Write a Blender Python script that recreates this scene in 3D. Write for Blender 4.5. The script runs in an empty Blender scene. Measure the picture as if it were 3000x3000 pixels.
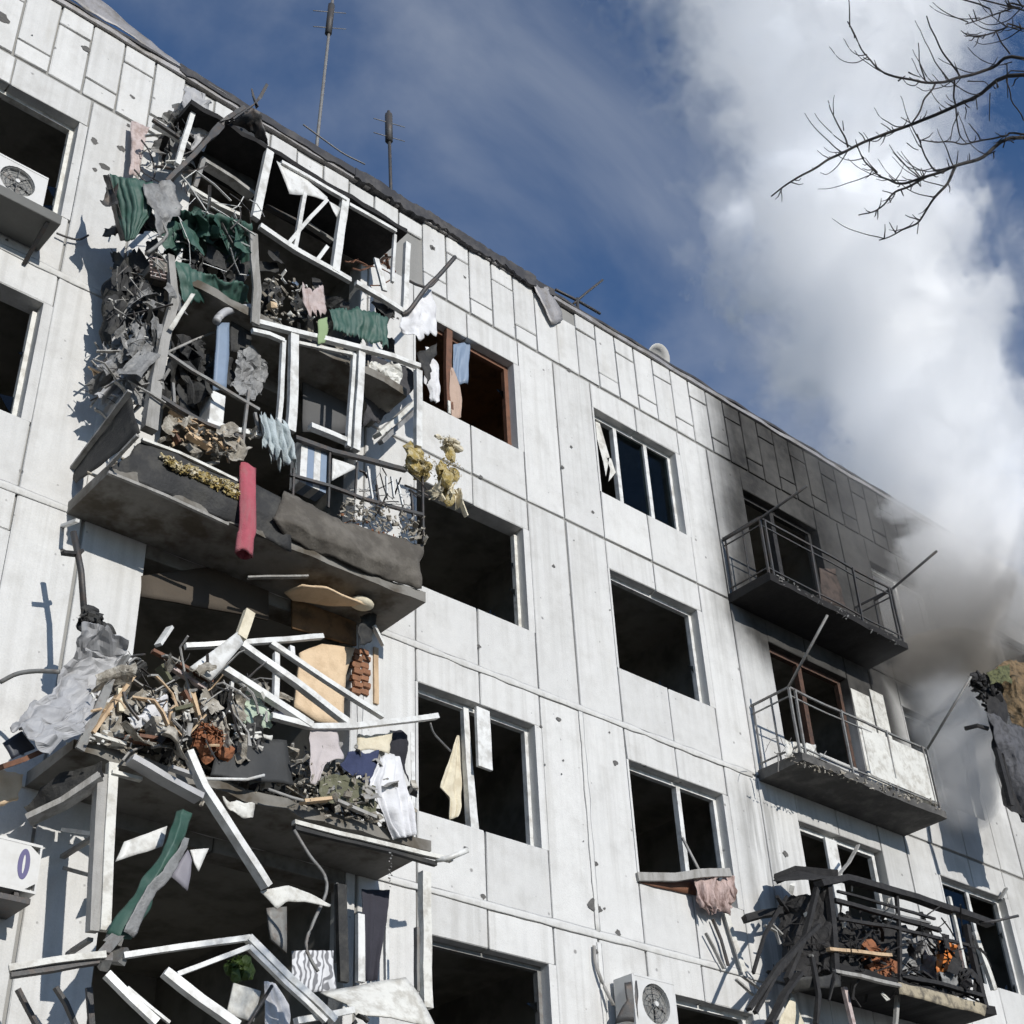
import bpy, bmesh, math, random
from mathutils import Vector, Matrix, noise as mnoise

# ------------------------------------------------------------------ camera, sky, sun, exposure
scene = bpy.context.scene
col = scene.collection
YAW, PITCH, ROLL = 0.7553883, 0.6149687, -0.0535442
FPX, CAM = 4195.307, Vector((-11.24234, -10.91381, 0.30997))     # focal length for a 3000 px frame
fwd = Vector((math.sin(YAW)*math.cos(PITCH), math.cos(YAW)*math.cos(PITCH), math.sin(PITCH)))
rgt = Vector((math.cos(YAW), -math.sin(YAW), 0)); upv = rgt.cross(fwd)
cR = rgt*math.cos(ROLL) + upv*math.sin(ROLL); cU = -rgt*math.sin(ROLL) + upv*math.cos(ROLL)
cam_data = bpy.data.cameras.new('camera'); cam = bpy.data.objects.new('camera', cam_data); col.objects.link(cam)
cam.matrix_world = Matrix(((cR.x, cU.x, -fwd.x, CAM.x), (cR.y, cU.y, -fwd.y, CAM.y), (cR.z, cU.z, -fwd.z, CAM.z), (0, 0, 0, 1)))
cam_data.sensor_fit = 'HORIZONTAL'; cam_data.sensor_width = 36.0; cam_data.lens = 36.0*FPX/3000
cam_data.clip_start = 0.1; cam_data.clip_end = 3000
scene.camera = cam

SUN_EL = math.radians(20.5); SUN_AZ = math.radians(4.0)            # light runs +y (into the facade) and slightly +x
ldir = Vector((math.sin(SUN_AZ)*math.cos(SUN_EL), math.cos(SUN_AZ)*math.cos(SUN_EL), -math.sin(SUN_EL)))
sd = bpy.data.lights.new('sun', 'SUN'); sd.energy = 3.9; sd.angle = math.radians(0.5); sd.color = (1.0, 0.965, 0.91)
sun = bpy.data.objects.new('sun', sd); col.objects.link(sun)
sun.rotation_euler = ldir.to_track_quat('-Z', 'Y').to_euler(); sun.location = (-12, -30, 20)

world = bpy.data.worlds.new('World'); scene.world = world; world.use_nodes = True
def build_world():
    nt = world.node_tree; nt.nodes.clear(); L = nt.links.new
    out = nt.nodes.new('ShaderNodeOutputWorld'); bg = nt.nodes.new('ShaderNodeBackground'); bg.inputs[1].default_value = 0.062
    sky = nt.nodes.new('ShaderNodeTexSky'); sky.sky_type = 'NISHITA'; sky.sun_disc = False
    sky.sun_elevation = SUN_EL; sky.sun_rotation = math.atan2(-ldir.x, -ldir.y); sky.altitude = 1500; sky.air_density = 1.0
    sky.dust_density = 0.2; sky.ozone_density = 5.0
    tc = nt.nodes.new('ShaderNodeTexCoord')
    mp = nt.nodes.new('ShaderNodeMapping'); mp.inputs['Location'].default_value = (3.1, 0.7, 1.9); mp.inputs['Scale'].default_value = (1.0, 1.0, 1.5)
    n1 = nt.nodes.new('ShaderNodeTexNoise'); n1.inputs['Scale'].default_value = 2.6; n1.inputs['Detail'].default_value = 7; n1.inputs['Roughness'].default_value = 0.52; n1.inputs['Distortion'].default_value = 0.5
    r1 = nt.nodes.new('ShaderNodeMapRange'); r1.interpolation_type = 'SMOOTHSTEP'
    r1.inputs[1].default_value = 0.37; r1.inputs[2].default_value = 0.69; r1.inputs[3].default_value = 0.04; r1.inputs[4].default_value = 0.66
    mx = nt.nodes.new('ShaderNodeMix'); mx.data_type = 'RGBA'; mx.inputs[7].default_value = (6.6, 7.3, 8.6, 1)
    L(tc.outputs['Generated'], mp.inputs[0]); L(mp.outputs[0], n1.inputs['Vector']); L(n1.outputs[0], r1.inputs[0])
    hs = nt.nodes.new('ShaderNodeHueSaturation'); hs.inputs['Saturation'].default_value = 1.09; hs.inputs['Value'].default_value = 2.0; L(sky.outputs[0], hs.inputs['Color'])
    L(r1.outputs[0], mx.inputs[0]); L(hs.outputs[0], mx.inputs[6]); L(mx.outputs[2], bg.inputs[0]); L(bg.outputs[0], out.inputs[0])
build_world()
vs = scene.view_settings; vs.view_transform = 'Standard'; vs.look = 'None'; vs.exposure = 0.0; vs.gamma = 1.0; vs.use_curve_mapping = False
scene.cycles.volume_bounces = 14; scene.cycles.volume_step_rate = 3.0; scene.cycles.volume_max_steps = 64; scene.cycles.max_bounces = 14; scene.cycles.diffuse_bounces = 3; scene.cycles.glossy_bounces = 2; scene.cycles.transmission_bounces = 2; scene.cycles.transparent_max_bounces = 8
scene.cycles.use_light_tree = False

# ------------------------------------------------------------------ measuring helpers: photo point -> point on a real plane
def ray(u, v): return (fwd + cR*((u - 1500)/FPX) - cU*((v - 1500)/FPX))
def crop(ox, oy, s): return lambda x, y: (ox + x*s/1932.0, oy + y*s/1932.0)
def on_y(c, x, y, Y):
    d = ray(*c(x, y)); return CAM + d*((Y - CAM.y)/d.y)
def on_x(c, x, y, X):
    d = ray(*c(x, y)); return CAM + d*((X - CAM.x)/d.x)
def on_dist(c, x, y, D):
    return CAM + ray(*c(x, y)).normalized()*D
cA = crop(0, 0, 800); cB = crop(600, 250, 800); cC = crop(150, 750, 800); cD = crop(600, 800, 800); cE = crop(0, 1550, 800)
cF = crop(600, 1650, 800); cG = crop(0, 2200, 800); cH = crop(700, 2200, 800); cK = crop(1200, 650, 1000); cL = crop(1500, 1600, 800)
cM = crop(1500, 2200, 800); cN = crop(2000, 1150, 800); cO = crop(2100, 1800, 900); cQ = crop(2100, 2200, 900); cT = crop(2000, 0, 1000)
cS = crop(800, 0, 1000); cW = crop(0, 0, 3000); cX = crop(1100, 1900, 600); cY = crop(0, 2650, 1000); cZ = crop(0, 400, 500)

# ------------------------------------------------------------------ materials
class NT:
    def __init__(s, m):
        m.use_nodes = True; s.t = m.node_tree; s.t.nodes.clear()
    def n(s, typ, **kw):
        nd = s.t.nodes.new(typ)
        for k, v in kw.items(): setattr(nd, k, v)
        return nd
    def put(s, sock, v):
        if hasattr(v, 'is_output') or isinstance(v, bpy.types.NodeSocket): s.t.links.new(v, sock)
        else: sock.default_value = v
    def m(s, op, a, b=0.0, c=None, clamp=False):
        nd = s.n('ShaderNodeMath', operation=op, use_clamp=clamp); s.put(nd.inputs[0], a); s.put(nd.inputs[1], b)
        if c is not None: s.put(nd.inputs[2], c)
        return nd.outputs[0]
    def step(s, x, a, b, lo=0.0, hi=1.0):
        nd = s.n('ShaderNodeMapRange', interpolation_type='SMOOTHSTEP')
        for i, v in enumerate((x, a, b, lo, hi)): s.put(nd.inputs[i], v)
        return nd.outputs[0]
    def noise(s, vec, scale, detail=4, rough=0.55, dist=0.0):
        nd = s.n('ShaderNodeTexNoise'); s.put(nd.inputs['Vector'], vec); nd.inputs['Scale'].default_value = scale
        nd.inputs['Detail'].default_value = detail; nd.inputs['Roughness'].default_value = rough; nd.inputs['Distortion'].default_value = dist
        return nd.outputs[0]
    def mix(s, f, a, b):
        nd = s.n('ShaderNodeMix', data_type='RGBA'); s.put(nd.inputs[0], f); s.put(nd.inputs[6], a); s.put(nd.inputs[7], b); return nd.outputs[2]
    def scalev(s, vec, sc):
        nd = s.n('ShaderNodeMapping'); s.put(nd.inputs[0], vec); nd.inputs['Scale'].default_value = sc; return nd.outputs[0]
def rgba(c): return (c[0], c[1], c[2], 1.0)

def mat(name, colr, rough=0.7, metal=0.0, vary=0.25, scale=6.0, bump=0.15, dirt=None, dirt_amt=0.5, streak=False, two=None):
    m = bpy.data.materials.new(name); N = NT(m)
    out = N.n('ShaderNodeOutputMaterial'); b = N.n('ShaderNodeBsdfPrincipled')
    pos = N.n('ShaderNodeNewGeometry').outputs['Position']
    oi = N.n('ShaderNodeObjectInfo').outputs['Random']
    big = N.noise(pos, scale, 4, 0.6); fine = N.noise(pos, scale*9, 2, 0.6)
    k = N.m('ADD', N.m('MULTIPLY', N.m('SUBTRACT', big, 0.5), vary*1.6), N.m('MULTIPLY', N.m('SUBTRACT', fine, 0.5), vary*0.7))
    k = N.m('ADD', N.m('ADD', k, 1.0), N.m('MULTIPLY', N.m('SUBTRACT', oi, 0.5), vary*0.35))
    base = rgba(colr)
    if two is not None: base = N.mix(N.step(N.noise(pos, scale*0.6, 5, 0.6, 0.6), 0.45, 0.58), rgba(colr), rgba(two))
    hs = N.n('ShaderNodeVectorMath', operation='SCALE'); N.put(hs.inputs[0], base[:3] if isinstance(base, tuple) else base); N.put(hs.inputs['Scale'], k)
    c = hs.outputs[0]
    if dirt is not None:
        v = N.scalev(pos, (1.0, 1.0, 0.18)) if streak else pos
        f = N.m('MULTIPLY', N.step(N.noise(v, scale*1.3, 4, 0.65, 0.0), 0.42, 0.68), dirt_amt)
        c = N.mix(f, c, rgba(dirt))
    N.put(b.inputs['Base Color'], c); N.put(b.inputs['Metallic'], metal)
    N.put(b.inputs['Roughness'], N.m('ADD', rough, N.m('MULTIPLY', N.m('SUBTRACT', fine, 0.5), 0.2), clamp=True))
    if bump:
        bp = N.n('ShaderNodeBump'); bp.inputs['Strength'].default_value = bump; bp.inputs['Distance'].default_value = 0.03
        N.put(bp.inputs['Height'], N.m('ADD', big, N.m('MULTIPLY', fine, 0.5))); N.put(b.inputs['Normal'], bp.outputs[0])
    N.t.links.new(b.outputs[0], out.inputs[0]); m.diffuse_color = rgba(colr)
    return m

def wall_material(name, colr, pits=True, soot=True):
    m = bpy.data.materials.new(name); N = NT(m)
    out = N.n('ShaderNodeOutputMaterial'); b = N.n('ShaderNodeBsdfPrincipled')
    pos = N.n('ShaderNodeNewGeometry').outputs['Position']; oi = N.n('ShaderNodeObjectInfo').outputs['Random']
    sx = N.n('ShaderNodeSeparateXYZ'); N.put(sx.inputs[0], pos); X, Y, Z = sx.outputs
    big = N.noise(pos, 1.1, 3, 0.6); mid = N.noise(pos, 7.0, 4, 0.62); fine = N.noise(pos, 60.0, 2, 0.7)
    drip = N.noise(N.scalev(pos, (5.0, 5.0, 0.35)), 1.0, 4, 0.6)
    k = N.m('ADD', 1.0, N.m('MULTIPLY', N.m('SUBTRACT', oi, 0.5), 0.12))
    k = N.m('ADD', k, N.m('MULTIPLY', N.m('SUBTRACT', big, 0.5), 0.16))
    k = N.m('ADD', k, N.m('MULTIPLY', N.m('SUBTRACT', mid, 0.5), 0.20))
    k = N.m('ADD', k, N.m('MULTIPLY', N.m('SUBTRACT', fine, 0.5), 0.26))
    k = N.m('SUBTRACT', k, N.m('MULTIPLY', N.step(drip, 0.52, 0.75), 0.09))
    hs = N.n('ShaderNodeVectorMath', operation='SCALE'); hs.inputs[0].default_value = colr; N.put(hs.inputs['Scale'], k); c = hs.outputs[0]
    # rain-washed dirt runs below each floor joint and sill, blotchy grime
    fz = N.m('FRACT', N.m('DIVIDE', Z, 2.8)); run = N.m('MULTIPLY', N.step(N.noise(N.scalev(pos, (9.0, 9.0, 0.25)), 1.0, 3, 0.6), 0.44, 0.66), N.m('ADD', N.step(fz, 0.55, 0.99), N.m('MULTIPLY', N.step(fz, 0.0, 0.29), 0.8), clamp=True))
    c = N.mix(N.m('MULTIPLY', run, 0.20), c, (0.27, 0.255, 0.225, 1))
    grime = N.step(N.noise(pos, 2.3, 5, 0.68), 0.46, 0.74)
    c = N.mix(N.m('MULTIPLY', grime, 0.30), c, (0.33, 0.315, 0.285, 1))
    # warm stains
    c = N.mix(N.m('MULTIPLY', N.step(N.noise(N.scalev(pos, (2.2, 2.2, 0.6)), 1.0, 4, 0.62, 0.0), 0.56, 0.78), 0.30), c, (0.40, 0.37, 0.31, 1))
    height = N.m('ADD', N.m('MULTIPLY', mid, 0.5), fine)
    if pits:
        def pit(scale, r0, keep):
            vo = N.n('ShaderNodeTexVoronoi'); N.put(vo.inputs['Vector'], pos); vo.inputs['Scale'].default_value = scale
            d = vo.outputs['Distance']; sc = N.n('ShaderNodeSeparateColor'); N.put(sc.inputs[0], vo.outputs['Color'])
            sel = N.m('GREATER_THAN', sc.outputs[0], keep)
            d2 = N.m('ADD', d, N.m('MULTIPLY', N.m('SUBTRACT', mid, 0.5), 0.12))
            return N.m('MULTIPLY', sel, N.step(d2, r0, r0*0.4))
        p = N.m('MAXIMUM', pit(5.5, 0.16, 0.90), N.m('MULTIPLY', pit(11.0, 0.17, 0.91), 0.6))
        c = N.mix(N.m('MULTIPLY', p, 0.75), c, (0.16, 0.155, 0.15, 1)); height = N.m('SUBTRACT', height, N.m('MULTIPLY', p, 3.0))
    if soot:
        wob = N.m('ADD', N.m('MULTIPLY', N.m('SUBTRACT', N.noise(pos, 0.9, 4, 0.6, 0.0), 0.5), 1.3), N.m('MULTIPLY', N.m('SUBTRACT', drip, 0.5), 0.5))
        edge = N.m('ADD', 3.08, N.m('MULTIPLY', N.m('SUBTRACT', Z, 12.0), 0.10))
        s1 = N.step(N.m('ADD', N.m('SUBTRACT', X, edge), N.m('MULTIPLY', wob, 0.55)), -0.35, 0.75)
        low = N.m('SUBTRACT', N.step(X, 3.3, 4.6, 10.75, 10.35), N.step(X, 6.35, 6.8, 0.0, 1.0))
        s1 = N.m('MULTIPLY', s1, N.step(N.m('SUBTRACT', N.m('ADD', Z, N.m('MULTIPLY', wob, 0.5)), low), -0.65, 0.2))
        s1 = N.m('MULTIPLY', s1, N.m('MAXIMUM', N.step(X, 7.5, 6.9), N.step(Z, 10.3, 11.2)))
        s1 = N.m('MULTIPLY', s1, N.step(X, 13.0, 10.2))
        # grey run-off below the burnt balconies
        s2 = N.m('MULTIPLY', N.step(X, 2.55, 3.1), N.step(X, 4.3, 3.3)); s2 = N.m('MULTIPLY', s2, N.m('MULTIPLY', N.step(Z, 8.5, 7.9), N.step(Z, 3.0, 4.5)))
        s2 = N.m('MULTIPLY', s2, N.step(drip, 0.36, 0.58)); s2 = N.m('MULTIPLY', s2, 0.62)
        s3 = N.m('MULTIPLY', N.m('MULTIPLY', N.step(X, 3.2, 4.4), N.step(N.m('ADD', Z, wob), 6.2, 8.4)), N.m('MULTIPLY', N.step(X, 13, 10), 0.34))
        s3 = N.m('MULTIPLY', s3, N.step(big, 0.3, 0.65))
        tone = N.mix(N.step(mid, 0.3, 0.75), (0.006, 0.0055, 0.005, 1), (0.032, 0.029, 0.025, 1))
        c = N.mix(N.m('MULTIPLY', s1, N.step(N.noise(N.scalev(pos, (1.4, 1.4, 0.5)), 1.0, 4, 0.65, 0.0), 0.18, 0.45, 0.93, 1.0)), c, tone)
        c = N.mix(N.m('MAXIMUM', s2, s3), c, (0.13, 0.125, 0.115, 1))
    N.put(b.inputs['Base Color'], c); b.inputs['Roughness'].default_value = 0.88
    bp = N.n('ShaderNodeBump'); bp.inputs['Strength'].default_value = 0.35; bp.inputs['Distance'].default_value = 0.012; N.put(bp.inputs['Height'], height)
    N.put(b.inputs['Normal'], bp.outputs[0]); N.t.links.new(b.outputs[0], out.inputs[0]); m.diffuse_color = rgba(colr)
    return m

def glass_material(name, tint, gloss=0.12):
    m = bpy.data.materials.new(name); N = NT(m)
    out = N.n('ShaderNodeOutputMaterial'); tr = N.n('ShaderNodeBsdfTransparent'); tr.inputs[0].default_value = rgba(tint)
    gl = N.n('ShaderNodeBsdfGlossy'); gl.inputs['Roughness'].default_value = 0.04; gl.inputs[0].default_value = (0.8, 0.85, 0.9, 1)
    fr = N.n('ShaderNodeLayerWeight'); fr.inputs[0].default_value = 0.25
    f = N.m('ADD', N.m('MULTIPLY', fr.outputs['Fresnel'], 0.13), gloss, clamp=True)
    mx = N.n('ShaderNodeMixShader'); N.put(mx.inputs[0], f); N.t.links.new(tr.outputs[0], mx.inputs[1]); N.t.links.new(gl.outputs[0], mx.inputs[2])
    N.t.links.new(mx.outputs[0], out.inputs[0]); return m

WALL = wall_material('painted_concrete', (0.605, 0.60, 0.58))
BLOCK = wall_material('parapet_concrete', (0.615, 0.61, 0.59))
JOINT = wall_material('joint_mortar', (0.27, 0.265, 0.25), pits=False)
SEAL = wall_material('pale_joint_sealant', (0.62, 0.615, 0.59), pits=False)
SLAB = mat('balcony_concrete', (0.20, 0.19, 0.17), 0.9, vary=0.4, scale=1.6, dirt=(0.055, 0.040, 0.022), dirt_amt=0.85, bump=0.35)
CHARSLAB = mat('charred_concrete', (0.011, 0.010, 0.010), 0.95, vary=0.6, scale=3.0, bump=0.3, dirt=(0.04, 0.038, 0.036), dirt_amt=0.3)
ROOF = mat('roofing_felt', (0.035, 0.035, 0.04), 0.8, vary=0.4, scale=3, dirt=(0.14, 0.13, 0.12), dirt_amt=0.4)
FLASH = mat('grey_roof_flashing', (0.30, 0.29, 0.29), 0.55, metal=0.3, vary=0.3, scale=4, dirt=(0.17, 0.15, 0.12), dirt_amt=0.6)
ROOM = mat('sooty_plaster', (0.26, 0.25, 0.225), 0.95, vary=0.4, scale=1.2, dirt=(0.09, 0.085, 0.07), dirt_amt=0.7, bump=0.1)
ROOMWARM = mat('brown_wallpaper', (0.24, 0.14, 0.07), 0.9, vary=0.4, scale=1.5, dirt=(0.03, 0.025, 0.02), dirt_amt=0.6, bump=0.1)
PVC = mat('white_frame_plastic', (0.70, 0.70, 0.675), 0.45, vary=0.16, scale=5, bump=0.05, dirt=(0.30, 0.28, 0.24), dirt_amt=0.55)
WPAINT = mat('weathered_white_paint', (0.66, 0.65, 0.60), 0.65, vary=0.2, scale=6, bump=0.2, dirt=(0.27, 0.24, 0.19), dirt_amt=0.55)
GREYWOOD = mat('weathered_grey_wood', (0.34, 0.33, 0.31), 0.85, vary=0.3, scale=7, bump=0.3, dirt=(0.13, 0.12, 0.10), dirt_amt=0.6, streak=True)
WOOD = mat('splintered_pine', (0.55, 0.40, 0.25), 0.75, vary=0.3, scale=8, bump=0.25, dirt=(0.28, 0.17, 0.09), dirt_amt=0.5, streak=True)
SCORCH = mat('scorched_brown_wood', (0.085, 0.042, 0.026), 0.75, vary=0.4, scale=6, bump=0.25, dirt=(0.015, 0.012, 0.01), dirt_amt=0.7)
BROWN = mat('brown_stained_wood', (0.17, 0.075, 0.04), 0.7, vary=0.35, scale=6, bump=0.2, dirt=(0.05, 0.03, 0.02), dirt_amt=0.5)
GREEN = mat('green_coated_steel', (0.032, 0.085, 0.063), 0.6, metal=0.0, vary=0.35, scale=5, bump=0.08, dirt=(0.12, 0.17, 0.15), dirt_amt=0.35)
GALV = mat('galvanised_sheet', (0.40, 0.40, 0.405), 0.62, metal=0.1, vary=0.25, scale=3, bump=0.12, dirt=(0.25, 0.24, 0.23), dirt_amt=0.5)
DSTEEL = mat('dark_steel', (0.075, 0.075, 0.075), 0.6, metal=0.5, vary=0.4, scale=8, bump=0.2, dirt=(0.14, 0.09, 0.06), dirt_amt=0.35)
GSTEEL = mat('grey_painted_steel', (0.22, 0.22, 0.21), 0.6, metal=0.2, vary=0.3, scale=8, bump=0.15, dirt=(0.11, 0.07, 0.05), dirt_amt=0.45)
TAR = mat('black_tar_paper', (0.022, 0.022, 0.022), 0.75, vary=0.5, scale=4, bump=0.4, dirt=(0.10, 0.095, 0.08), dirt_amt=0.35)
FOIL = mat('torn_grey_lining', (0.26, 0.26, 0.255), 0.6, metal=0.1, vary=0.4, scale=4, bump=0.5, dirt=(0.08, 0.075, 0.07), dirt_amt=0.6)
CHAR = mat('charred_wood', (0.014, 0.013, 0.013), 0.8, vary=0.7, scale=9, bump=0.5, dirt=(0.07, 0.065, 0.06), dirt_amt=0.25)
INSUL = mat('mineral_wool', (0.40, 0.30, 0.10), 0.98, vary=0.5, scale=10, bump=0.8, dirt=(0.66, 0.60, 0.44), dirt_amt=0.7)
REDCL = mat('raspberry_cloth', (0.36, 0.08, 0.105), 0.95, vary=0.35, scale=9, bump=0.4, dirt=(0.30, 0.15, 0.15), dirt_amt=0.5, streak=True)
BLUECL = mat('pale_blue_cloth', (0.46, 0.52, 0.53), 0.95, vary=0.3, scale=8, bump=0.4, dirt=(0.26, 0.28, 0.28), dirt_amt=0.6, streak=True)
WHITECL = mat('white_cloth', (0.70, 0.70, 0.71), 0.9, vary=0.15, scale=5, bump=0.3, dirt=(0.45, 0.44, 0.45), dirt_amt=0.4)
CREAM = mat('cream_cloth', (0.66, 0.60, 0.46), 0.9, vary=0.2, scale=6, bump=0.25, dirt=(0.38, 0.31, 0.20), dirt_amt=0.4)
PINK = mat('dusty_pink_cloth', (0.50, 0.42, 0.40), 0.9, vary=0.25, scale=9, bump=0.3, dirt=(0.20, 0.12, 0.09), dirt_amt=0.5)
LIME = mat('lime_cloth', (0.27, 0.36, 0.19), 0.9, vary=0.2, scale=8, bump=0.2)
NAVY = mat('navy_cloth', (0.035, 0.045, 0.10), 0.9, vary=0.3, scale=8, bump=0.3)
OLIVE = mat('olive_canvas', (0.12, 0.12, 0.075), 0.95, vary=0.4, scale=6, bump=0.5, dirt=(0.25, 0.24, 0.18), dirt_amt=0.4)
RUST = mat('orange_brown_scrap', (0.30, 0.115, 0.05), 0.85, vary=0.4, scale=12, bump=0.5, dirt=(0.10, 0.05, 0.03), dirt_amt=0.5)
PEACH = mat('peach_plaster', (0.66, 0.50, 0.33), 0.9, vary=0.15, scale=5, bump=0.3, dirt=(0.42, 0.29, 0.17), dirt_amt=0.4)
BRICK = mat('broken_brick', (0.30, 0.14, 0.075), 0.9, vary=0.4, scale=10, bump=0.6, dirt=(0.12, 0.07, 0.04), dirt_amt=0.5)
BLUEM = mat('blue_grey_panel', (0.20, 0.26, 0.35), 0.5, vary=0.2, scale=5, bump=0.08)
RUBBLE = mat('dusty_rubble', (0.30, 0.27, 0.22), 0.95, vary=0.5, scale=12, bump=0.6, dirt=(0.10, 0.085, 0.065), dirt_amt=0.6, two=(0.47, 0.44, 0.38))
ACW = mat('air_conditioner_white', (0.615, 0.61, 0.59), 0.45, vary=0.08, scale=5, bump=0.02, dirt=(0.45, 0.43, 0.38), dirt_amt=0.3)
ACG = mat('fan_grille_grey', (0.20, 0.20, 0.19), 0.5, vary=0.2, scale=20, bump=0.1)
BLACK = mat('fan_black', (0.012, 0.012, 0.012), 0.7, vary=0.3, scale=10, bump=0.0)  # even black of the fan wells and blades
VIOLET = mat('violet_print', (0.10, 0.09, 0.20), 0.6, vary=0.15, scale=10, bump=0.0)
BARK = mat('winter_bark', (0.042, 0.036, 0.032), 0.9, vary=0.4, scale=20, bump=0.4)
GROUND = mat('dusty_asphalt', (0.055, 0.054, 0.052), 0.9, vary=0.3, scale=0.8, bump=0.2, dirt=(0.10, 0.095, 0.088), dirt_amt=0.5)
GLASS = glass_material('window_glass', (0.5, 0.54, 0.54), 0.0)
GLASSD = glass_material('dusty_window_glass', (0.25, 0.28, 0.29), 0.04)

# ------------------------------------------------------------------ mesh helpers
def link(o, parent=None):
    col.objects.link(o)
    if parent is not None: o.parent = parent
    return o
def fix(o):      # geometry is given in world space; children of a moved Empty keep their place
    if o.parent is not None: o.matrix_parent_inverse = o.parent.matrix_world.inverted()
    return o
def tag(o, label=None, cat=None, group=None, kind=None):
    if label: o['label'] = label
    if cat: o['category'] = cat
    if group: o['group'] = group
    if kind: o['kind'] = kind
    return o
def empty(name, loc, label=None, cat=None, group=None):
    o = bpy.data.objects.new(name, None); o.location = loc; o.empty_display_size = 0.2; link(o)
    o.matrix_world = Matrix.Translation(Vector(loc))
    return tag(o, label, cat, group)
def done(name, bm, m, parent=None, smooth=False):
    bmesh.ops.recalc_face_normals(bm, faces=bm.faces)
    me = bpy.data.meshes.new(name); bm.to_mesh(me); bm.free(); me.materials.append(m)
    if smooth:
        for p in me.polygons: p.use_smooth = True
    o = bpy.data.objects.new(name, me); link(o, parent)
    if parent is not None: o.matrix_parent_inverse = Matrix.Translation(-parent.matrix_world.translation)
    return o
def bm_box(bm, lo, hi):
    x0, y0, z0 = lo; x1, y1, z1 = hi
    v = [bm.verts.new(p) for p in ((x0,y0,z0),(x1,y0,z0),(x1,y1,z0),(x0,y1,z0),(x0,y0,z1),(x1,y0,z1),(x1,y1,z1),(x0,y1,z1))]
    for f in ((0,3,2,1),(4,5,6,7),(0,1,5,4),(1,2,6,5),(2,3,7,6),(3,0,4,7)): bm.faces.new([v[i] for i in f])
    return v
def box(name, lo, hi, m, parent=None, bevel=0.0, jit=0.0, rnd=None):
    bm = bmesh.new(); vs_ = bm_box(bm, lo, hi)
    if bevel: bmesh.ops.bevel(bm, geom=list(bm.edges), offset=bevel, segments=1, affect='EDGES', profile=0.5)
    if jit:
        for v in bm.verts: v.co += Vector((rnd.uniform(-jit, jit), rnd.uniform(-jit, jit)*0.5, rnd.uniform(-jit, jit)))
    return done(name, bm, m, parent)
def frame_axes(d, ref=Vector((0, 0, 1))):
    d = d.normalized(); ref = ref if abs(d.dot(ref)) < 0.93 else Vector((0, 1, 0))
    s = d.cross(ref).normalized(); return s, s.cross(d).normalized()
def bm_bar(bm, pts, w, t, taper=1.0, roll=0.0):
    """rectangular bar along a polyline; w across, t thick"""
    pts = [Vector(p) for p in pts]; rings = []; dense = [pts[0]]
    for a, b in zip(pts, pts[1:]):
        k = max(1, min(8, int((b - a).length/.16)))
        dense += [a.lerp(b, (i+1)/k) for i in range(k)]
    wob = min(.010, .12*w + .002); pts = [p + vnoise(p, 2.3, 3)*wob for p in dense]; n = len(pts)
    for i, p in enumerate(pts):
        d = (pts[min(i+1, n-1)] - pts[max(i-1, 0)])
        s, u = frame_axes(d)
        if roll: s, u = s*math.cos(roll) + u*math.sin(roll), u*math.cos(roll) - s*math.sin(roll)
        k = (1 + (taper - 1)*i/max(1, n-1))*(1 + .07*mnoise.noise(p*9.0))
        rings.append([bm.verts.new(p + s*(a*w*k/2) + u*(b*t*k/2)) for a, b in ((-1,-1),(1,-1),(1,1),(-1,1))])
    for a, b in zip(rings, rings[1:]):
        for i in range(4): bm.faces.new((a[i], a[(i+1)%4], b[(i+1)%4], b[i]))
    bm.faces.new(rings[0][::-1]); bm.faces.new(rings[-1])
def bar(name, pts, w, t, m, parent=None, taper=1.0, roll=0.0, label=None, cat=None, group=None):
    bm = bmesh.new(); bm_bar(bm, pts, w, t, taper, roll)
    o = done(name, bm, m, parent)
    return tag(o, label, cat, group)
def bm_pipe(bm, pts, r, n=7, r1=None):
    pts = [Vector(p) for p in pts]; rings = []; N_ = len(pts); r1 = r if r1 is None else r1
    for i, p in enumerate(pts):
        d = pts[min(i+1, N_-1)] - pts[max(i-1, 0)]; s, u = frame_axes(d); k = r + (r1 - r)*i/max(1, N_-1)
        rings.append([bm.verts.new(p + s*math.cos(6.2832*j/n)*k + u*math.sin(6.2832*j/n)*k) for j in range(n)])
    for a, b in zip(rings, rings[1:]):
        for i in range(n): bm.faces.new((a[i], a[(i+1)%n], b[(i+1)%n], b[i]))
    bm.faces.new(rings[0][::-1]); bm.faces.new(rings[-1])
def pipe(name, pts, r, m, parent=None, n=7, r1=None, label=None, cat=None, group=None):
    bm = bmesh.new(); bm_pipe(bm, pts, r, n, r1); o = done(name, bm, m, parent, smooth=True); return tag(o, label, cat, group)
def curve_pts(pts, k=5):
    """Catmull-Rom through points"""
    P = [Vector(p) for p in pts]; P = [P[0]*2 - P[1]] + P + [P[-1]*2 - P[-2]]; out = []
    for i in range(1, len(P)-2):
        for j in range(k):
            t = j/k; a, b, c, d = P[i-1], P[i], P[i+1], P[i+2]
            out.append(0.5*((2*b) + (c - a)*t + (2*a - 5*b + 4*c - d)*t*t + (3*b - a - 3*c + d)*t*t*t))
    out.append(P[-2]); return out
def thicken(bm, t):
    """give an open sheet real thickness: offset copy along vertex normals, rim closed"""
    bm.normal_update(); vs_ = list(bm.verts); fs = list(bm.faces); be = [e for e in bm.edges if e.is_boundary]
    cp = {v: bm.verts.new(v.co - v.normal*t) for v in vs_}
    for f in fs: bm.faces.new([cp[v] for v in reversed(f.verts)])
    for e in be:
        a, b = e.verts; bm.faces.new((a, b, cp[b], cp[a]))
def vnoise(p, f, seed):
    return mnoise.noise_vector(Vector(p)*f + Vector((seed*7.13, seed*3.7, -seed*5.1)))
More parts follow.
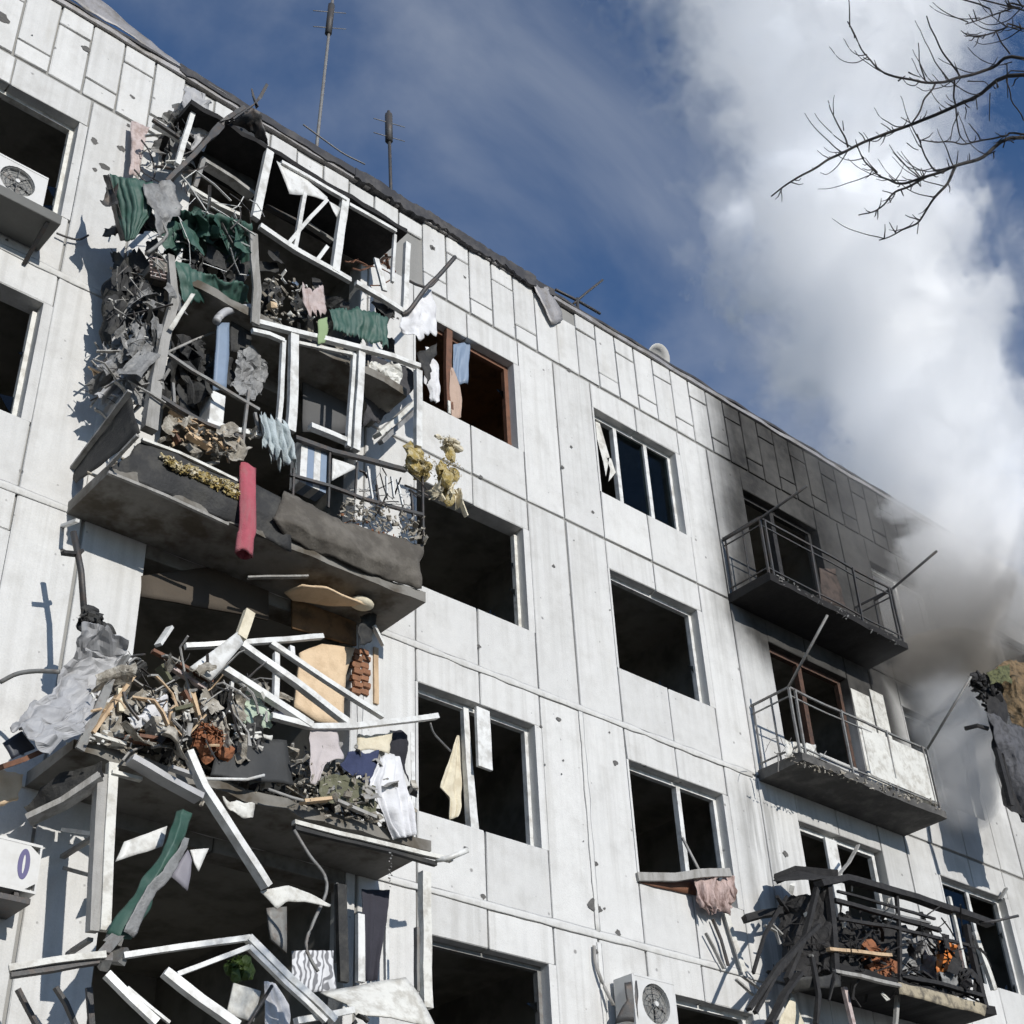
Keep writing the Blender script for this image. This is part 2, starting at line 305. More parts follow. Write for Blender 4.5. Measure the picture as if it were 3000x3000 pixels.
def sheet(name, rows, m, parent=None, nu=14, nv=14, amp=0.04, freq=3.0, seed=1, thick=0.006, corr=0.0, corr_n=12, ragged=0.0, smooth=True, fold=0.0, fold_n=7, label=None, cat=None, group=None, kind=None):
    """thin sheet over a grid of corner points (rows of points), crumpled, corrugated or folded like cloth, with real thickness"""
    rows = [[Vector(p) for p in r] for r in rows]
    def lerp_list(l, t):
        x = t*(len(l)-1); i = min(int(x), len(l)-2); return l[i].lerp(l[i+1], x-i)
    def P(u, v):
        x = v*(len(rows)-1); i = min(int(x), len(rows)-2); return lerp_list(rows[i], u).lerp(lerp_list(rows[i+1], u), x-i)
    rnd = random.Random(seed); bm = bmesh.new(); g = []
    rag = [rnd.uniform(0, ragged) for _ in range(nu+1)]; ragt = [rnd.uniform(0, ragged*0.5) for _ in range(nu+1)]
    for j in range(nv+1):
        r = []
        for i in range(nu+1):
            u, v = i/nu, j/nv
            v2 = ragt[i] + v*(1 - ragt[i] - rag[i])
            p = P(u, v2); e = 1e-3
            nrm = (P(min(u+e,1), v2) - P(max(u-e,0), v2)).cross(P(u, min(v2+e,1)) - P(u, max(v2-e,0)))
            nrm = nrm.normalized() if nrm.length > 1e-12 else Vector((0,-1,0))
            nv3 = vnoise(p, freq, seed); off = nv3*amp + vnoise(p, freq*2.7, seed+9)*amp*0.45
            off += nrm*(corr*math.sin(u*corr_n*6.2832))
            if fold: off += nrm*(fold*1.5*math.sin(u*fold_n*6.2832*.7 + 4.2*mnoise.noise(Vector((u*2.6, v*.9, seed*1.7))) + 1.3*math.sin(v*3 + seed))*(0.3 + 0.7*v)*(.55 + .9*abs(mnoise.noise(Vector((u*3.1 + 5, v*1.7, seed*.9))))))
            r.append(bm.verts.new(p + off))
        g.append(r)
    for j in range(nv):
        for i in range(nu): bm.faces.new((g[j][i], g[j][i+1], g[j+1][i+1], g[j+1][i]))
    bmesh.ops.recalc_face_normals(bm, faces=bm.faces)
    thicken(bm, thick)
    o = done(name, bm, m, parent, smooth=smooth); return tag(o, label, cat, group, kind)
def chunk_bm(bm, c, size, seed, squash=(1, 1, 1)):
    """angular fragment: a skewed, jittered block with broken corners"""
    r = random.Random(seed); ax = Vector((r.uniform(-1,1), r.uniform(-1,1), r.uniform(-1,1))).normalized(); M_ = Matrix.Rotation(r.uniform(0, 6.28), 3, ax)
    dim = (r.uniform(.6, 1.2), r.uniform(.35, .8), r.uniform(.3, .9)); vs_ = []
    for p in ((-1,-1,-1),(1,-1,-1),(1,1,-1),(-1,1,-1),(-1,-1,1),(1,-1,1),(1,1,1),(-1,1,1)):
        q = Vector([p[i]*dim[i]*squash[i]*r.uniform(.45, 1.1)*.75 for i in range(3)])*size; vs_.append(bm.verts.new(Vector(c) + M_ @ q))
    for f in ((0,3,2,1),(4,5,6,7),(0,1,5,4),(1,2,6,5),(2,3,7,6),(3,0,4,7)):
        a_, b_, c_, d_ = [vs_[i] for i in f]; bm.faces.new((a_, b_, c_)); bm.faces.new((a_, c_, d_))
def tuft(name, c, size, m, parent=None, seed=1, n=140, squash=(1,1,1), label=None, cat=None, strand=0.03):
    """fibrous clump: many small fibres and flakes spread through a volume"""
    r = random.Random(seed); bm = bmesh.new(); c = Vector(c)
    for k in range(9):
        o_ = c + Vector((r.gauss(0,.38)*squash[0], r.gauss(0,.38)*squash[1], r.gauss(0,.38)*squash[2]))*size; rad = size*r.uniform(.28, .48)
        for v in bmesh.ops.create_icosphere(bm, subdivisions=2, radius=1.0)['verts']:
            d = v.co.normalized(); v.co = o_ + Vector((d.x*squash[0], d.y*squash[1], d.z*squash[2]))*rad*(1 + .55*mnoise.noise(d*2.2 + Vector((k*3.3, seed, 0))) + .25*mnoise.noise(d*6 + Vector((seed, k*1.7, 0))))
    for k in range(n):
        d = Vector((r.gauss(0,1)*squash[0], r.gauss(0,1)*squash[1], r.gauss(0,1)*squash[2])); d = d*(size*0.62/max(0.6, d.length)*r.uniform(0.6, 1.2))
        p = c + d*.85; a = Vector((r.uniform(-1,1), r.uniform(-1,1), r.uniform(-1,1))).normalized()*strand*r.uniform(.6,1.8); b = a.orthogonal().normalized()*strand*r.uniform(.3,.7)
        vs_ = [bm.verts.new(q) for q in (p - a, p + b, p + a + Vector((0,0,-strand*.4)), p - b)]; bm.faces.new(vs_)
    o = done(name, bm, m, parent); return tag(o, label, cat)

QL = lambda c, a, b, d, e: [on_y(c, *a), on_y(c, *b), on_y(c, *d), on_y(c, *e)]
def quad_pt(Q, u, v): return Q[0].lerp(Q[1], u).lerp(Q[2].lerp(Q[3], u), v)
def torn_strips(name, Q, n, m, seed, length=(.15, .5), width=(.04, .14), spread=.12, drop=.7, label=None, cat=None, parent=None):
    """a hanging mass of torn sheet pieces: irregular four-sided crumpled patches rooted somewhere on the quad"""
    r = random.Random(seed); bm = bmesh.new()
    for k in range(max(4, int(n*.55))):
        p = quad_pt(Q, r.random(), r.random()) + Vector((0, r.uniform(-spread, spread), 0)); L_ = r.uniform(*length); w = r.uniform(*width)*1.7
        d = (Vector((r.uniform(-1, 1), r.uniform(-.5, .5), r.uniform(-1, .4)))*(1 - drop) + Vector((0, 0, -drop))).normalized(); s_ = d.cross(Vector((r.uniform(-.7, .7), -1, r.uniform(-.6, .6)))).normalized()
        c_ = [p - s_*w*r.uniform(.3, .6), p + s_*w*r.uniform(.3, .6) + d*L_*r.uniform(-.15, .2), p - s_*w*r.uniform(.2, .7) + d*L_*r.uniform(.7, 1), p + s_*w*r.uniform(.2, .7) + d*L_*r.uniform(.6, 1)]
        nn = s_.cross(d); kink = r.uniform(.3, .7); fold_ = r.uniform(-.10, .10); g = []; N_ = 6
        for j in range(N_ + 1):
            row = []
            for i in range(N_ + 1):
                u, v = i/N_, j/N_; q = quad_pt(c_, u, v)
                q = q + nn*(fold_*abs(v - kink)*2 + fold_*.6*math.sin(u*4 + k)) + vnoise(q, 9.0, seed + k)*.028
                if (i in (0, N_) or j in (0, N_)): q = q + s_*r.uniform(-.012, .012) + d*r.uniform(-.015, .015)
                row.append(bm.verts.new(q))
            g.append(row)
        for j in range(N_):
            for i in range(N_): bm.faces.new((g[j][i], g[j][i+1], g[j+1][i+1], g[j+1][i]))
    thicken(bm, .004)
    o = done(name, bm, m, parent); return tag(o, label, cat, None, 'stuff')
def tangle(name, Q, n, m, seed, length=(.1, .5), rad=(.004, .016), spread=.25, label=None, cat=None, parent=None):
    """snarled rods, wires and splinters within the depth of a quad"""
    r = random.Random(seed); bm = bmesh.new()
    for k in range(max(4, int(n*.3))):
        p = quad_pt(Q, r.random(), r.random()) + Vector((0, r.uniform(-spread, spread), 0)); d = Vector((r.uniform(-1, 1), r.uniform(-.5, .5), r.uniform(-1, 1))).normalized()*r.uniform(*length); b_ = Vector((r.uniform(-1, 1), r.uniform(-1, 1), r.uniform(-1, 1)))*d.length*.18
        pts = [p - d*.5, p - d*.15 + b_, p + d*.2 + b_*.6, p + d*.5]; w = r.uniform(*rad)
        if r.random() < .5: bm_pipe(bm, pts, w*.7, 5)
        else: bm_bar(bm, pts, w*2.6, w*.9)
    o = done(name, bm, m, parent); return tag(o, label, cat, None, 'stuff')
def flakes(name, Q, n, m, seed, size=(.02, .07), spread=.2, label=None, cat=None, parent=None):
    r = random.Random(seed); bm = bmesh.new()
    for k in range(n):
        p = quad_pt(Q, r.random(), r.random()) + Vector((0, r.uniform(-spread, spread), 0)); s_ = r.uniform(*size)
        chunk_bm(bm, p, s_, seed*131 + k, (1, r.uniform(.2, .6), r.uniform(.4, 1)))
    o = done(name, bm, m, parent); return tag(o, label, cat, None, 'stuff')

# ------------------------------------------------------------------ setting: ground
bm = bmesh.new(); G = -1.3
g_ = [bm.verts.new((x, y, G)) for x, y in ((-900,-900),(900,-900),(900,900),(-900,900))]; bm.faces.new(g_)
tag(done('ground', bm, GROUND), kind='structure')

# ------------------------------------------------------------------ the apartment building
FH = 2.8; BW = 3.3; NB0, NB1 = -4, 4
def J(k): return FH*k
rnd = random.Random(5)
bld = empty('apartment_building', (0, 0, G), 'five storey white concrete panel apartment block with blown out windows and wrecked balconies', 'building')
def sub_empty(name, loc, parent, label=None):
    o = bpy.data.objects.new(name, None); o.location = loc; o.empty_display_size = 0.2; link(o, parent)
    o.matrix_parent_inverse = Matrix.Translation(-parent.matrix_world.translation); o.matrix_world = Matrix.Translation(Vector(loc))
    if label: o['label'] = label
    return o
x_lo, x_hi = NB0*BW, (NB1+1)*BW
BALC = (-2, 1, 3)
# hidden core: ground floor wall, back and side walls, floor decks
box('plinth_wall', (x_lo, 0.0, G), (x_hi, 0.3, J(1) - 0.03), WALL, bld)
box('back_wall', (x_lo, 10.7, G), (x_hi, 11.0, 15.3), WALL, bld)
for sx_ in (x_lo, x_hi - 0.3): box('gable_wall', (sx_, 0.302, G), (sx_ + 0.3, 10.698, 15.3), WALL, bld)
for k in range(1, 6): box('floor_deck', (x_lo + 0.302, 0.24, J(k) - 0.10), (x_hi - 0.302, 10.69, J(k) + 0.08), SLAB, bld)
GAP = 0.011
def opening(j, k):
    X = j*BW
    if j == -2: return (X + 0.68, X + 3.16, J(k) + 0.12, J(k) + 2.60)
    if j in BALC: return (X + 0.78, X + 2.62, J(k) + 0.12, J(k) + 2.36)
    return (X + 0.78, X + 2.52, J(k) + 0.81, J(k) + 2.33)
def panel(name, x0, x1, z0, z1, m=WALL, y0=0.0, y1=0.26):
    dy = rnd.uniform(-0.003, 0.004)
    return box(name, (x0, y0 + dy, z0), (x1, y1, z1), m, bld, bevel=0.009, jit=0.005, rnd=rnd)
for j in range(NB0, NB1 + 1):
    X = j*BW
    for k in range(1, 5):
        z0, z1 = J(k) + 0.021, J(k+1) - 0.021; ox0, ox1, oz0, oz1 = opening(j, k)
        gx0, gx1 = X + 0.75, X + (2.62 if j not in BALC else 3.17 if j == -2 else 2.66)
        panel('wall_panel', X + 0.016, ox0 - 0.0, z0, z1) if j in BALC else panel('wall_panel', X + 0.016, gx0 - GAP, z0, z1)
        panel('wall_panel', gx1 + GAP, X + BW - 0.016, z0, z1)
        mid = X + 1.685
        for (a, b) in ((gx0 + GAP if j not in BALC else ox0 + 0.001, mid - GAP), (mid + GAP, gx1 - GAP)):
            panel('lintel_panel', a, b, oz1, z1, WALL if j != -2 else SLAB)
            if j not in BALC: panel('spandrel_panel', a, b, z0, oz0)
        if j not in BALC:
            # the strips left and right of the opening, set back behind the reveal
            box('window_reveal', (gx0 - 0.004, 0.004, oz0), (ox0, 0.255, oz1), WALL, bld)
            box('window_reveal', (ox1, 0.004, oz0), (gx1 + 0.004, 0.255, oz1), WALL, bld)
            box('joint_mortar', (gx0 - 0.1, 0.030, z0 + 0.02), (gx1 + 0.1, 0.22, oz0 - 0.03), JOINT, bld)
        box('joint_mortar', (gx0 - 0.1, 0.030, oz1 + 0.03), (gx1 + 0.1, 0.22, z1 - 0.02), JOINT, bld)
        # dark room behind the opening
        bm = bmesh.new(); vv = bm_box(bm, (X + 0.1, 0.265, J(k) + 0.09), (X + BW - 0.1, 3.6, J(k) + 2.66))
        for f in list(bm.faces):
            if abs(f.calc_center_median().y - 0.265) < 1e-4: bm.faces.remove(f)
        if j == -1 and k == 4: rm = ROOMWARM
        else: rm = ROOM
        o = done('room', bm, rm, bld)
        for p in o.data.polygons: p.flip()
for k in range(1, 6): box('joint_mortar', (x_lo + 0.01, 0.028, J(k) - 0.08), (x_hi - 0.01, 0.2, J(k) + 0.08), JOINT, bld)
for j in range(NB0, NB1 + 2): box('joint_mortar', (j*BW - 0.07, 0.032, J(1) + 0.05), (j*BW + 0.07, 0.21, 13.95), JOINT, bld)
# pale sealant beads on the lower joints and on the upright joint between the two window columns
def bead(pts, w, h):
    bm = bmesh.new(); rings = []
    P_ = [Vector(p) for p in pts]; n = len(P_)
    for i, p in enumerate(P_):
        d = (P_[min(i+1,n-1)] - P_[max(i-1,0)]).normalized(); s = Vector((d.z, 0, -d.x)); k_ = w*(1 + 0.4*mnoise.noise(p*3.1) + .25*mnoise.noise(p*11)); hh = h*(1 + 0.5*mnoise.noise(p*2.3 + Vector((9,0,0))))
        rings.append([bm.verts.new(p + s*a*k_ + Vector((0, b*hh, 0))) for a, b in ((-1, 0.4), (-0.55, -0.8), (0.5, -1), (1, 0.4))])
    for a, b in zip(rings, rings[1:]):
        for i in range(3): bm.faces.new((a[i], a[i+1], b[i+1], b[i]))
        bm.faces.new((a[3], a[0], b[0], b[3]))
    bm.faces.new(rings[0]); bm.faces.new(rings[-1][::-1])
    return done('joint_seal', bm, SEAL, bld, smooth=True)
for k, xa, xb in ((3, -12.9, 3.2), (2, -12.9, 3.0), (1, -12.9, 16)):
    bead([(xa + (xb - xa)*i/70, -0.004, J(k) - 0.012 + 0.006*mnoise.noise(Vector((i*.3, k, 0)))) for i in range(71)], 0.048, 0.005)
for x, z0, z1 in ((0.0, 5.62, 8.34), (-6.6, 8.42, 11.2), (-3.3, 5.6, 8.3), (0.0, 2.9, 5.5), (9.9, 5.6, 8.3)):
    bead([(x + 0.006*mnoise.noise(Vector((0, i*.4, x))), -0.003, z0 + (z1 - z0)*i/24) for i in range(25)], 0.040, 0.005)
bead([(-12.9 + 6.2*i/30, -0.004, J(4) - 0.012) for i in range(31)], 0.045, 0.005)

# parapet of staggered raised blocks
P0, PS = 0.135, 0.42
def pgx(i): return P0 + PS*i
box('parapet_backing', (x_lo, 0.034, 14.045), (x_hi, 0.26, 15.25), JOINT, bld)
missing_low = set(range(-15, -6))           # stripped away over the wrecked balcony
i0, i1 = int((x_lo - P0)/PS) + 1, int((x_hi - P0)/PS)
for i in range(i0, i1):
    xa, xb = pgx(i) + 0.013, pgx(i+1) - 0.013; split = 14.95 if i % 2 else 14.31
    lowtop, hitop = split - 0.013, 15.262
    if i in (-1, 0):                          # the damaged block with no grooves
        panel('parapet_block', pgx(-1) + 0.013 if i == -1 else xa - 0.02, xb if i == 0 else xb + 0.02, 14.03, 15.0 + 0.2*(i == -1), BLOCK) if i == -1 else panel('parapet_block', xa, xb, 14.03, 14.98, BLOCK)
        continue
    if i in missing_low:
        panel('parapet_block', xa, xb, 14.82 + 0.05*(i % 3), 15.22 - 0.03*(i % 2), BLOCK); continue
    if i == -7 + 0: pass
    panel('parapet_block', xa, xb, 14.03, lowtop, BLOCK); panel('parapet_block', xa, xb, split + 0.013, hitop, BLOCK)
# coping, roof and its torn edge
def rough_strip(name, x0, x1, z0, z1, y0, y1, m, n, ja, jb, seed):
    r = random.Random(seed); bm = bmesh.new(); rings = []
    for i in range(n + 1):
        x = x0 + (x1 - x0)*i/n; a = z0 + ja*(r.random() - .5) + ja*mnoise.noise(Vector((x*1.3, seed, 0))); b = z1 + jb*(r.random() - .5); yy = y0 + 0.03*mnoise.noise(Vector((x*2, 3, seed)))
        rings.append([bm.verts.new(p) for p in ((x, yy, a), (x, yy - 0.004, b), (x, y1, b + 0.004), (x, y1, a + 0.01))])
    for a, b in zip(rings, rings[1:]):
        for q in range(4): bm.faces.new((a[q], a[(q+1)%4], b[(q+1)%4], b[q]))
    bm.faces.new(rings[0]); bm.faces.new(rings[-1][::-1])
    return done(name, bm, m, bld)
rough_strip('coping', x_lo, x_hi, 15.268, 15.335, -0.035, 0.33, FLASH, 120, 0.012, 0.008, 1)
rough_strip('roof_felt', -6.3, 0.1, 15.30, 15.425, -0.06, 0.5, ROOF, 60, 0.05, 0.02, 2)
rough_strip('roof_felt', 0.1, x_hi, 15.338, 15.38, -0.045, 0.5, ROOF, 80, 0.01, 0.012, 3)
rough_strip('roof_felt', x_lo, -6.3, 15.338, 15.37, -0.05, 0.5, ROOF, 40, 0.02, 0.01, 4)
box('roof_deck', (x_lo + 0.01, 0.34, 15.25), (x_hi - 0.01, 10.695, 15.36), ROOF, bld)
# lifted grey flashing at the left
sheet('roof_flashing', [[(-8.6, -0.07, 15.40), (-7.5, -0.06, 15.39), (-6.4, -0.05, 15.38), (-5.6, -0.05, 15.37)], [(-8.6, 0.02, 16.02), (-7.35, 0.02, 15.80), (-6.45, 0.03, 15.55), (-5.6, 0.04, 15.42)]], FLASH, bld, nu=26, nv=5, amp=0.03, freq=2.5, seed=4, thick=0.008)
# torn flashing hanging over the damaged block
sheet('roof_flashing', [[on_y(cK, 690, 340, -.06), on_y(cK, 770, 360, -.05)], [on_y(cK, 745, 450, -.07), on_y(cK, 850, 480, -.05)], [on_y(cK, 810, 585, -.05), on_y(cK, 870, 560, -.04)]], FLASH, bld, nu=6, nv=12, amp=0.03, freq=5, seed=8, thick=0.006)
sheet('roof_felt', [[on_y(cK, 560, 220, -.05), on_y(cK, 700, 330, -.04)], [on_y(cK, 540, 250, -.07), on_y(cK, 690, 360, -.07)]], ROOF, bld, nu=10, nv=3, amp=0.02, freq=5, seed=9)
rough_strip('roof_felt', -3.6, -0.3, 15.27, 15.44, -0.08, 0.45, ROOF, 60, 0.07, 0.035, 12)

# ------------------------------------------------------------------ windows
def win_frame(x0, x1, z0, z1, mull=(), m=PVC, y=0.13, w=0.055, sides='LRTB', panes=(), transom=None, pm=GLASS):
    bm = bmesh.new(); d = 0.07
    if 'T' in sides: bm_box(bm, (x0, y, z1 - w), (x1, y + d, z1 - 0.001))
    if 'B' in sides: bm_box(bm, (x0, y, z0 + 0.001), (x1, y + d, z0 + w))
    if 'L' in sides: bm_box(bm, (x0 + 0.001, y + 0.002, z0 + w + .0005), (x0 + w, y + d - 0.002, z1 - w - .0005))
    if 'R' in sides: bm_box(bm, (x1 - w, y + 0.002, z0 + w + .0005), (x1 - 0.001, y + d - 0.002, z1 - w - .0005))
    for f in mull:
        xm = x0 + (x1 - x0)*f; bm_box(bm, (xm - w*.65, y - 0.004, z0 + 0.01), (xm + w*.65, y + d + 0.004, z1 - 0.01))
    fr = done('window_frame', bm, m, bld)
    for (a, b) in panes:
        pa, pb = x0 + (x1 - x0)*a + w*.6, x0 + (x1 - x0)*b - w*.6
        box('pane', (pa, y + .03, z0 + w), (pb, y + .036, z1 - w), pm, fr)
    return fr
for j in range(NB0, NB1 + 1):
    if j in BALC: continue
    for k in range(1, 5):
        a, b, c, d = opening(j, k); jk = (j, k)
        if jk == (0, 4): win_frame(a, b, c, d, (0.31, 0.68), panes=((.31, .68), (.68, 1)))
        elif jk == (0, 3): win_frame(a, b, c, d, (), sides='TR')
        elif jk == (0, 2): win_frame(a, b, c, d, (0.58,), sides='LTRB')
        elif jk == (0, 1): win_frame(a, b, c, d, (0.12,), sides='LTR')
        elif jk == (-1, 4): win_frame(a, b, c, d, (), m=BROWN, sides='TR', w=0.07)
        elif jk == (-1, 3): win_frame(a, b, c, d, (), m=WPAINT, sides='R', w=0.05)
        elif jk == (-1, 2): win_frame(a, b, c, d, (), sides='TR', w=0.05)
        elif jk == (-1, 1): win_frame(a, b, c, d, (), m=GSTEEL, sides='TR', w=0.05)
        elif j == -3: win_frame(a, b, c, d, (), m=WPAINT, sides='TR' if k > 3 else 'R', w=0.05)
        elif jk == (2, 2): win_frame(a, b, c, d, (0.5,), panes=((0, .5),), pm=GLASSD)
        else: win_frame(a, b, c, d, (0.5,))
# jagged glass left in the three-light top floor window
for q, pts in enumerate((((1050, 1130), (1075, 1140), (1130, 1330), (1110, 1440), (1095, 1360), (1060, 1230)), ((1110, 1330), (1140, 1340), (1165, 1420), (1125, 1470), (1135, 1400)))):
    bm = bmesh.new(); vs_ = [bm.verts.new(on_y(cK, x, y, .165)) for x, y in pts]; bm.faces.new(vs_); thicken(bm, 0.005)
    done('glass_shard', bm, WPAINT, bld)

# slivers of glass left in the sills and jambs of the blown-out windows
rg_ = random.Random(55)
for (j, k) in ((-1, 3), (-1, 1), (0, 3), (0, 2), (-3, 4), (-3, 3), (-1, 4), (2, 2)):
    a, b, c, d = opening(j, k)
    for q in range(6):
        side = rg_.random(); L_ = rg_.uniform(.06, .22); w_ = rg_.uniform(.04, .14); bm = bmesh.new()
        if side < .6: x = rg_.uniform(a + .1, b - .1); P_ = [(x - w_, c + .005), (x + w_, c + .005), (x + w_*rg_.uniform(-.8, .8), c + L_)]
        else: z = rg_.uniform(c + .1, d - .2); P_ = [(b - .005, z - w_), (b - .005, z + w_), (b - L_, z + w_*rg_.uniform(-.8, .8))]
        bm.faces.new([bm.verts.new((x, .165, z)) for x, z in P_]); thicken(bm, .004); done('glass_shard', bm, GLASSD, bld)
# ------------------------------------------------------------------ balconies on the right (concrete slab + bar railing)
def rail_balcony(x0, x1, k, depth, m_slab, m_rail, label, broken=0, sag=0.0):
    zb, zt = J(k) - 0.06, J(k) + 0.09
    b = sub_empty('balcony', ((x0 + x1)/2, -depth/2, zt), bld, label)
    bm = bmesh.new(); n = 16; r = random.Random(k*3 + int(x0)); rings = []
    for i in range(n + 1):
        x = x0 + (x1 - x0)*i/n; e = r.uniform(-.012, .012)
        rings.append([bm.verts.new(p) for p in ((x, 0.02, zb), (x, -depth + e, zb + .015 + r.uniform(-.01,.01)), (x, -depth + e - .004, zt - .03 + r.uniform(-.012,.012)), (x, -depth + .03 + e, zt + r.uniform(-.005,.01)), (x, 0.02, zt))])
    for a_, b_ in zip(rings, rings[1:]):
        for q in range(5): bm.faces.new((a_[q], a_[(q+1)%5], b_[(q+1)%5], b_[q]))
    bm.faces.new(rings[0]); bm.faces.new(rings[-1][::-1]); done('slab', bm, m_slab, b)
    h = zt + 0.98; yd = -depth + 0.05
    for (zz, w_) in ((h, .028), (h - .13, .018), (zt + .10, .02)):
        pts = [(x0 + .04, -.02, zz), (x0 + .04, yd, zz)] + [(x0 + .04 + (x1 - x0 - .08)*t, yd - .012*math.sin(t*9 + k), zz - sag*math.sin(t*3.14)) for t in (.25, .5, .75, 1)] + [(x1 - .04, -.02, zz)]
        bm = bmesh.new(); bm_bar(bm, pts[:2], w_, w_); bm_bar(bm, pts[1:-1], w_, w_); bm_bar(bm, pts[-2:], w_, w_); done('rail', bm, m_rail, b)
    for t in (0.0, 0.035, 0.36, 0.68, 0.97, 1.0):
        x = x0 + .04 + (x1 - x0 - .08)*t
        bar('baluster', [(x, yd, zt - .02), (x + r.uniform(-.03,.03), yd - .01, h)], .03, .03, m_rail, b)
    for y in (-.06, -depth*.5):
        for xx in (x0 + .04, x1 - .04): bar('baluster', [(xx, y, zt - .02), (xx, y, h)], .022, .022, m_rail, b)
    return b, zt, h
b5, zt5, h5 = rail_balcony(3.30, 6.62, 4, 0.78, CHARSLAB, DSTEEL, 'soot blackened top floor balcony slab with thin bar railing')
pipe('clothes_line_arm', [(3.34, -.02, 12.24), (3.34, -.73, 12.24), (3.33, -1.65, 12.31)], .022, DSTEEL, b5)
pipe('clothes_line_arm', [(6.58, -.4, 12.22), (6.6, -.73, 12.27), (6.6, -1.66, 12.52)], .022, DSTEEL, b5)
b4, zt4, h4 = rail_balcony(3.34, 6.62, 3, 0.75, mat('sooty_balcony_concrete', (0.075, 0.072, 0.068), .9, vary=.4, scale=2.5, bump=.3, dirt=(0.25, .24, .22), dirt_amt=.35), GSTEEL, 'smoke stained fourth floor balcony with white boards in its railing', sag=.02)
pipe('clothes_line_arm', [(3.36, -.7, 9.45), (3.32, -1.57, 10.18)], .02, GSTEEL, b4)
pipe('clothes_line_arm', [(6.58, -.68, 9.43), (6.6, -1.69, 10.27)], .02, GSTEEL, b4)
# white boards at the right half of the fourth floor railing
box('infill_board', (4.95, -.715, 8.60), (6.52, -.70, 9.36), WPAINT, b4, bevel=.003)
box('infill_board', (6.548, -.69, 8.62), (6.56, -.05, 9.3), WPAINT, b4)
sheet('torn_lining', [[on_y(cO, 430, 790, -.6), on_y(cO, 620, 820, -.55)], [on_y(cO, 440, 900, -.6), on_y(cO, 640, 900, -.55)]], WPAINT, b4, nu=8, nv=6, amp=.04, freq=7, seed=3)
# doorway parts on balcony bays
def door_set(j, k, m, leaf=None):
    a, b, c, d = opening(j, k); bm = bmesh.new(); y = .12
    bm_box(bm, (a, y, d - .07), (b, y + .08, d - .001)); bm_box(bm, (b - .07, y + .002, c), (b - .001, y + .078, d - .071)); bm_box(bm, (a + .001, y + .002, c), (a + .06, y + .078, d - .071))
    xm = a + .82; bm_box(bm, (xm - .05, y - .003, c), (xm + .05, y + .083, d - .0715))
    fr = done('door_frame', bm, m, bld)
    box('sill_wall', (xm + .052, .06, c), (b - .072, .25, c + .72), WALL, fr)
    return fr
door_set(1, 3, SCORCH); door_set(1, 4, CHAR); door_set(1, 2, PVC); door_set(1, 1, CHAR); door_set(3, 2, CHAR); door_set(3, 3, CHAR); door_set(3, 4, CHAR); door_set(3, 1, CHAR)
box('wall_board', (5.98, -.012, 8.56), (6.45, -.002, 10.6), WPAINT, bld); box('wall_board', (6.50, -.014, 8.9), (6.85, -.002, 10.75), WPAINT, bld)
# white sash between third floor door and window, right bay
box('sash', (4.72, .07, 6.3), (4.98, .115, 7.9), PVC, bld, bevel=.004)

# ------------------------------------------------------------------ wrecked balcony stack on the left
YB = -0.78
def py(c, pts, Y=YB):
    out = []
    for i, p in enumerate(pts):
        yy = p[2] if len(p) > 2 else Y
        out.append(on_y(c, p[0], p[1], yy))
    return out
def rows_y(c, rows, Y=YB): return [py(c, r, Y) for r in rows]
def slab_part(b, x0, x1, zb, zt, depth, m, seed, name='slab', e=.02):
    r = random.Random(seed); bm = bmesh.new(); rings = []; n = 18
    for i in range(n + 1):
        x = x0 + (x1 - x0)*i/n; q = r.uniform(-e, e)
        rings.append([bm.verts.new(p) for p in ((x, 0.015, zb), (x, -depth + q, zb + r.uniform(0, e)), (x, -depth + q, zt - r.uniform(0, e)), (x, 0.015, zt))])
    for a_, b_ in zip(rings, rings[1:]):
        for q in range(4): bm.faces.new((a_[q], a_[(q+1)%4], b_[(q+1)%4], b_[q]))
    bm.faces.new(rings[0]); bm.faces.new(rings[-1][::-1]); return done(name, bm, m, b)
def litter(name, lo, hi, n, m, seed, size=(.02, .07), label=None, parent=None, flat=.6):
    """loose fragments on a floor: real small chunks, one object"""
    r = random.Random(seed); bm = bmesh.new()
    for k in range(n):
        p = (r.uniform(lo[0], hi[0]), r.uniform(lo[1], hi[1]), lo[2] + (hi[2] - lo[2])*r.random()**2); s = r.uniform(*size)
        if r.random() < .18:
            d = Vector((r.uniform(-1,1), r.uniform(-.6,.6), r.uniform(-.5,.5))).normalized()*s*r.uniform(1.5, 3.5); bm_bar(bm, [Vector(p) - d, Vector(p) + d], s*.35, s*.2)
        else: chunk_bm(bm, p, s, seed*77 + k, (1, r.uniform(.4, 1), flat))
    o = done(name, bm, m, parent); return tag(o, label, 'debris' if parent is None else None, None, 'stuff')

# ---- fifth floor
B5 = sub_empty('balcony', (-4.95, -.4, 11.2), bld, 'top floor balcony torn open under its concrete canopy')
slab_part(B5, -6.45, -3.28, 13.80, 13.90, .80, CHARSLAB, 3, 'canopy')  # canopy takes charred black so its underside's shade is in the colour
slab_part(B5, -6.6, -3.25, 11.14, 11.27, .76, SLAB, 4)
bar('post', py(cB, [(455, 470), (350, 945)]), .10, .07, PVC, B5)
bar('post', py(cB, [(990, 800), (915, 1325)]), .10, .07, PVC, B5)
bar('post', py(cB, [(1432, 1120), (1412, 1600)]), .075, .06, PVC, B5)
bar('post', py(cB, [(1342, 1060), (1325, 1395)]), .04, .04, PVC, B5)
bar('sill_rail', py(cB, [(385, 995), (640, 1165), (1030, 1385)]), .06, .07, PVC, B5)
bar('sill_rail', py(cB, [(1068, 1400), (1240, 1500), (1405, 1605)]), .06, .07, PVC, B5)
bar('head_rail', py(cB, [(540, 545), (1000, 810)], -.81), .05, .05, PVC, B5)
